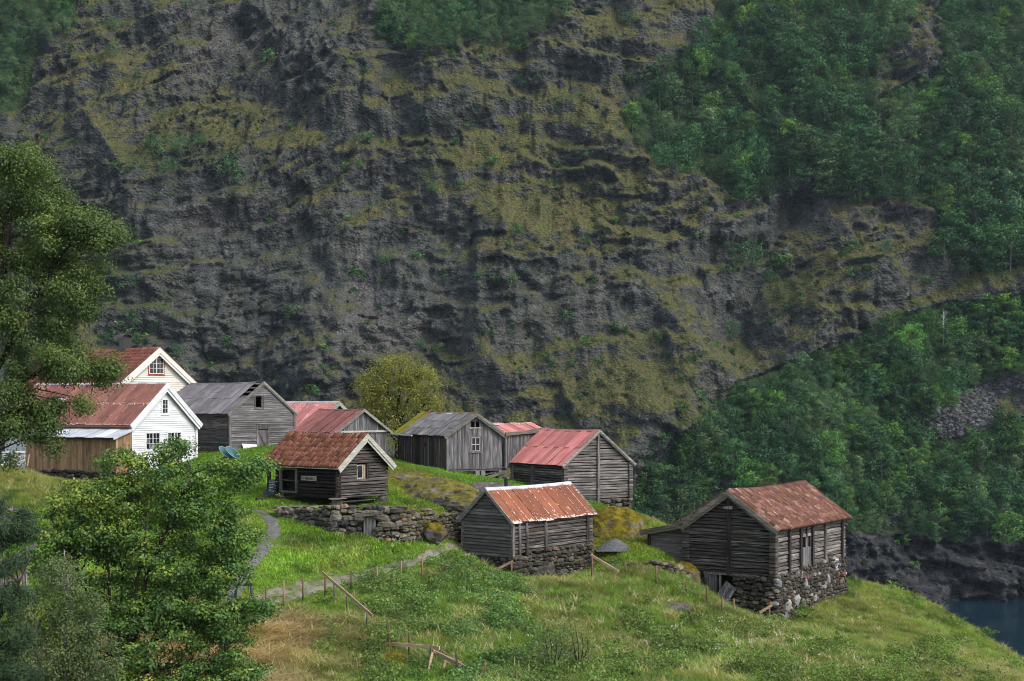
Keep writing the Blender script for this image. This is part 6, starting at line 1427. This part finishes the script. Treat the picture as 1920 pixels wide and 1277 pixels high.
dk = np.clip(fbm(gxx/1.6+80, gy/1.6, o=3)*1.8 - .15, 0, .7) * (hh > .22); cz = cz*(1-dk[:, None]) + np.array((.07, .13, .035))*var[:, None]*dk[:, None]
ix = np.where(rngf.uniform(0, 1, N) < stw*1.1, rngf.integers(4, 6, N), np.where(hh > .27, rngf.integers(2, 4, N), rngf.integers(0, 2, N)))
sz = np.where(ix < 2, hh/.16, hh/.46)*rngf.uniform(.65, 1.35, N)*(1 + .35*ln2); sz = np.clip(sz, .35, 1.9) * np.where(pnear < 1.3, .45, 1)
sd = (ix > 1) & (rngf.uniform(0, 1, N) < .05*(1 + 2*ln)); cz[sd] = np.array((.42, .38, .2))*rngf.uniform(.6, 1.2, (sd.sum(), 1)); sz[sd] *= 1.45
sel = rngf.uniform(0, 1, N) < np.where(ix < 2, 1, .8)
gxx, gy, gzv, ix, sz, cz, pxv, pyv = [a[sel] for a in (gxx, gy, gzv, ix, sz, cz, pxv, pyv)]; N = len(gxx)
o = scatter('grass', np.c_[gxx, gy, gzv], np.c_[rngf.normal(0, .15, (N, 2)), rngf.uniform(0, 6.28, N)], np.c_[sz*1.15, sz*1.15, sz], ix, cz, TU)
tag(o, 'green lawn and long meadow grass covering the farm slope', 'grass', kind='stuff')
HB = []
for k in range(3):
    rng = np.random.default_rng(60+k); cen = rng.normal(size=(9, 3))*np.array((.26, .26, .1)) + np.array((0, 0, .32)); V, Fc = leafcloud(9*22, np.repeat(cen, 22, 0), np.array((.12, .12, .07)), .105, .3, rng)
    HB.append(npmesh('herb', V, Fc, M['grass_i'], False, {'tint': ('FLOAT', np.repeat(rng.uniform(.1, .9, 9*22), 4))}))
n = 16000; x = rngf.uniform(600, 1920, n); y = rngf.uniform(1050, 1300, n)
dn = 1.0*np.exp(-((x-880)/90)**2-((y-1110)/45)**2) + .9*np.exp(-((x-940)/130)**2-((y-1180)/70)**2) + .7*np.exp(-((x-1100)/170)**2-((y-1230)/55)**2) + .35*np.exp(-((x-1350)/260)**2-((y-1200)/60)**2) + .5*np.exp(-((x-1600)/120)**2-((y-1160)/40)**2) + .3*(y > 1180) + .5*np.exp(-((x-740)/70)**2-((y-1130)/40)**2)
dn *= 1 - .92*np.exp(-((x-790)/110)**2-((y-1245)/50)**2)
dn *= np.clip(.2 + 2.0*fbm(x/60, y/34, o=3), 0, 1.3); k = (rngf.uniform(0, 1, n) < dn*.42); q, ok = ghit(x[k], y[k]); q = q[ok]; n = len(q)
for H_ in HOUSES: q = q[~inpoly(q[:, 0], q[:, 1], [(p.x, p.y) for p in H_.foot(.4)])]
n = len(q); v1 = (1 + .5*fbm(q[:, 0]/1.5, q[:, 1]/1.5, o=2) + rngf.normal(0, .15, n)).clip(.4, 1.8)
bl = np.exp(-((960 + F*q[:, 0]/q[:, 1] - 900)/150)**2)[:, None]
o = scatter('undergrowth', q, np.c_[rngf.normal(0, .2, (n, 2)), rngf.uniform(0, 6.28, n)], np.repeat(rngf.uniform(.6, 1.4, n)[:, None], 3, 1), rngf.integers(0, 3, n), (np.array((.13, .20, .055))*(1-bl) + np.array((.13, .23, .075))*bl)*v1[:, None], HB)
tag(o, 'leafy raspberry and herb undergrowth in the foreground meadow', 'undergrowth', kind='stuff')
V, Fc = leafcloud(9, np.array((0, 0, .5)), np.array((.07, .07, .04)), .055, .1); FLW = npmesh('blossom', V, Fc, M['flower'], False)
x = np.r_[rngf.normal(1240, 90, 45), rngf.normal(1330, 110, 55), rngf.normal(1420, 100, 30), rngf.normal(1640, 70, 28), rngf.normal(1060, 60, 14), rngf.uniform(600, 900, 25), rngf.uniform(1100, 1900, 30)]; y = np.r_[rngf.normal(1185, 28, 45), rngf.normal(1215, 20, 55), rngf.normal(1225, 14, 30), rngf.normal(1262, 10, 28), rngf.normal(1225, 18, 14), rngf.uniform(1030, 1060, 25), rngf.uniform(1130, 1280, 30)]
q, ok = ghit(x, y); q = q[ok]; n = len(q)
o = scatter('flowers', q, np.c_[np.zeros((n, 2)), rngf.uniform(0, 6.28, n)], np.repeat(rngf.uniform(.6, 1.5, n)[:, None], 3, 1), np.zeros(n, int), np.ones((n, 3)), [FLW]); tag(o, 'small white flower heads scattered in the meadow', 'flowers', kind='stuff')
for k, (px, py, lab) in enumerate(((1035, 1270, 'thin grey-green sapling at the bottom edge of the meadow'), (1085, 1262, 'reddish twiggy sapling beside the thin sapling at the bottom edge'))):
    b = snap(px, py); tr_ = [([b, b + Vector((.1+.2*j-.3, 0, 1.1)), b + Vector((.25*j-.4, .1, 2.3 - .2*j))], [.03, .018, .006]) for j in range(4)]
    tree('sapling', lab, tr_, [(b + Vector((0, 0, 1.2)), (.8, .6, .8), 1)], 40, 34, .14, .07, M['sapling_leaf'], M['bark'], 'sapling', seed=70+k, flatz=.9)

# ------------------------------------------------------------------ valley air
hzb = MB().box(-420, 420, -12, 760, -84, 262).build('haze', None); tag(hzb, 'thin bluish valley haze', kind='stuff')
t = NT('valley_haze'); t.t.nodes.remove(t.b); pv = t.n('ShaderNodeVolumePrincipled'); pv.inputs['Color'].default_value = (.6, .78, 1, 1); pv.inputs['Density'].default_value = .00005; pv.inputs['Anisotropy'].default_value = .2
t.t.links.new(pv.outputs[0], t.out.inputs['Volume']); hzb.data.materials.append(t.m)
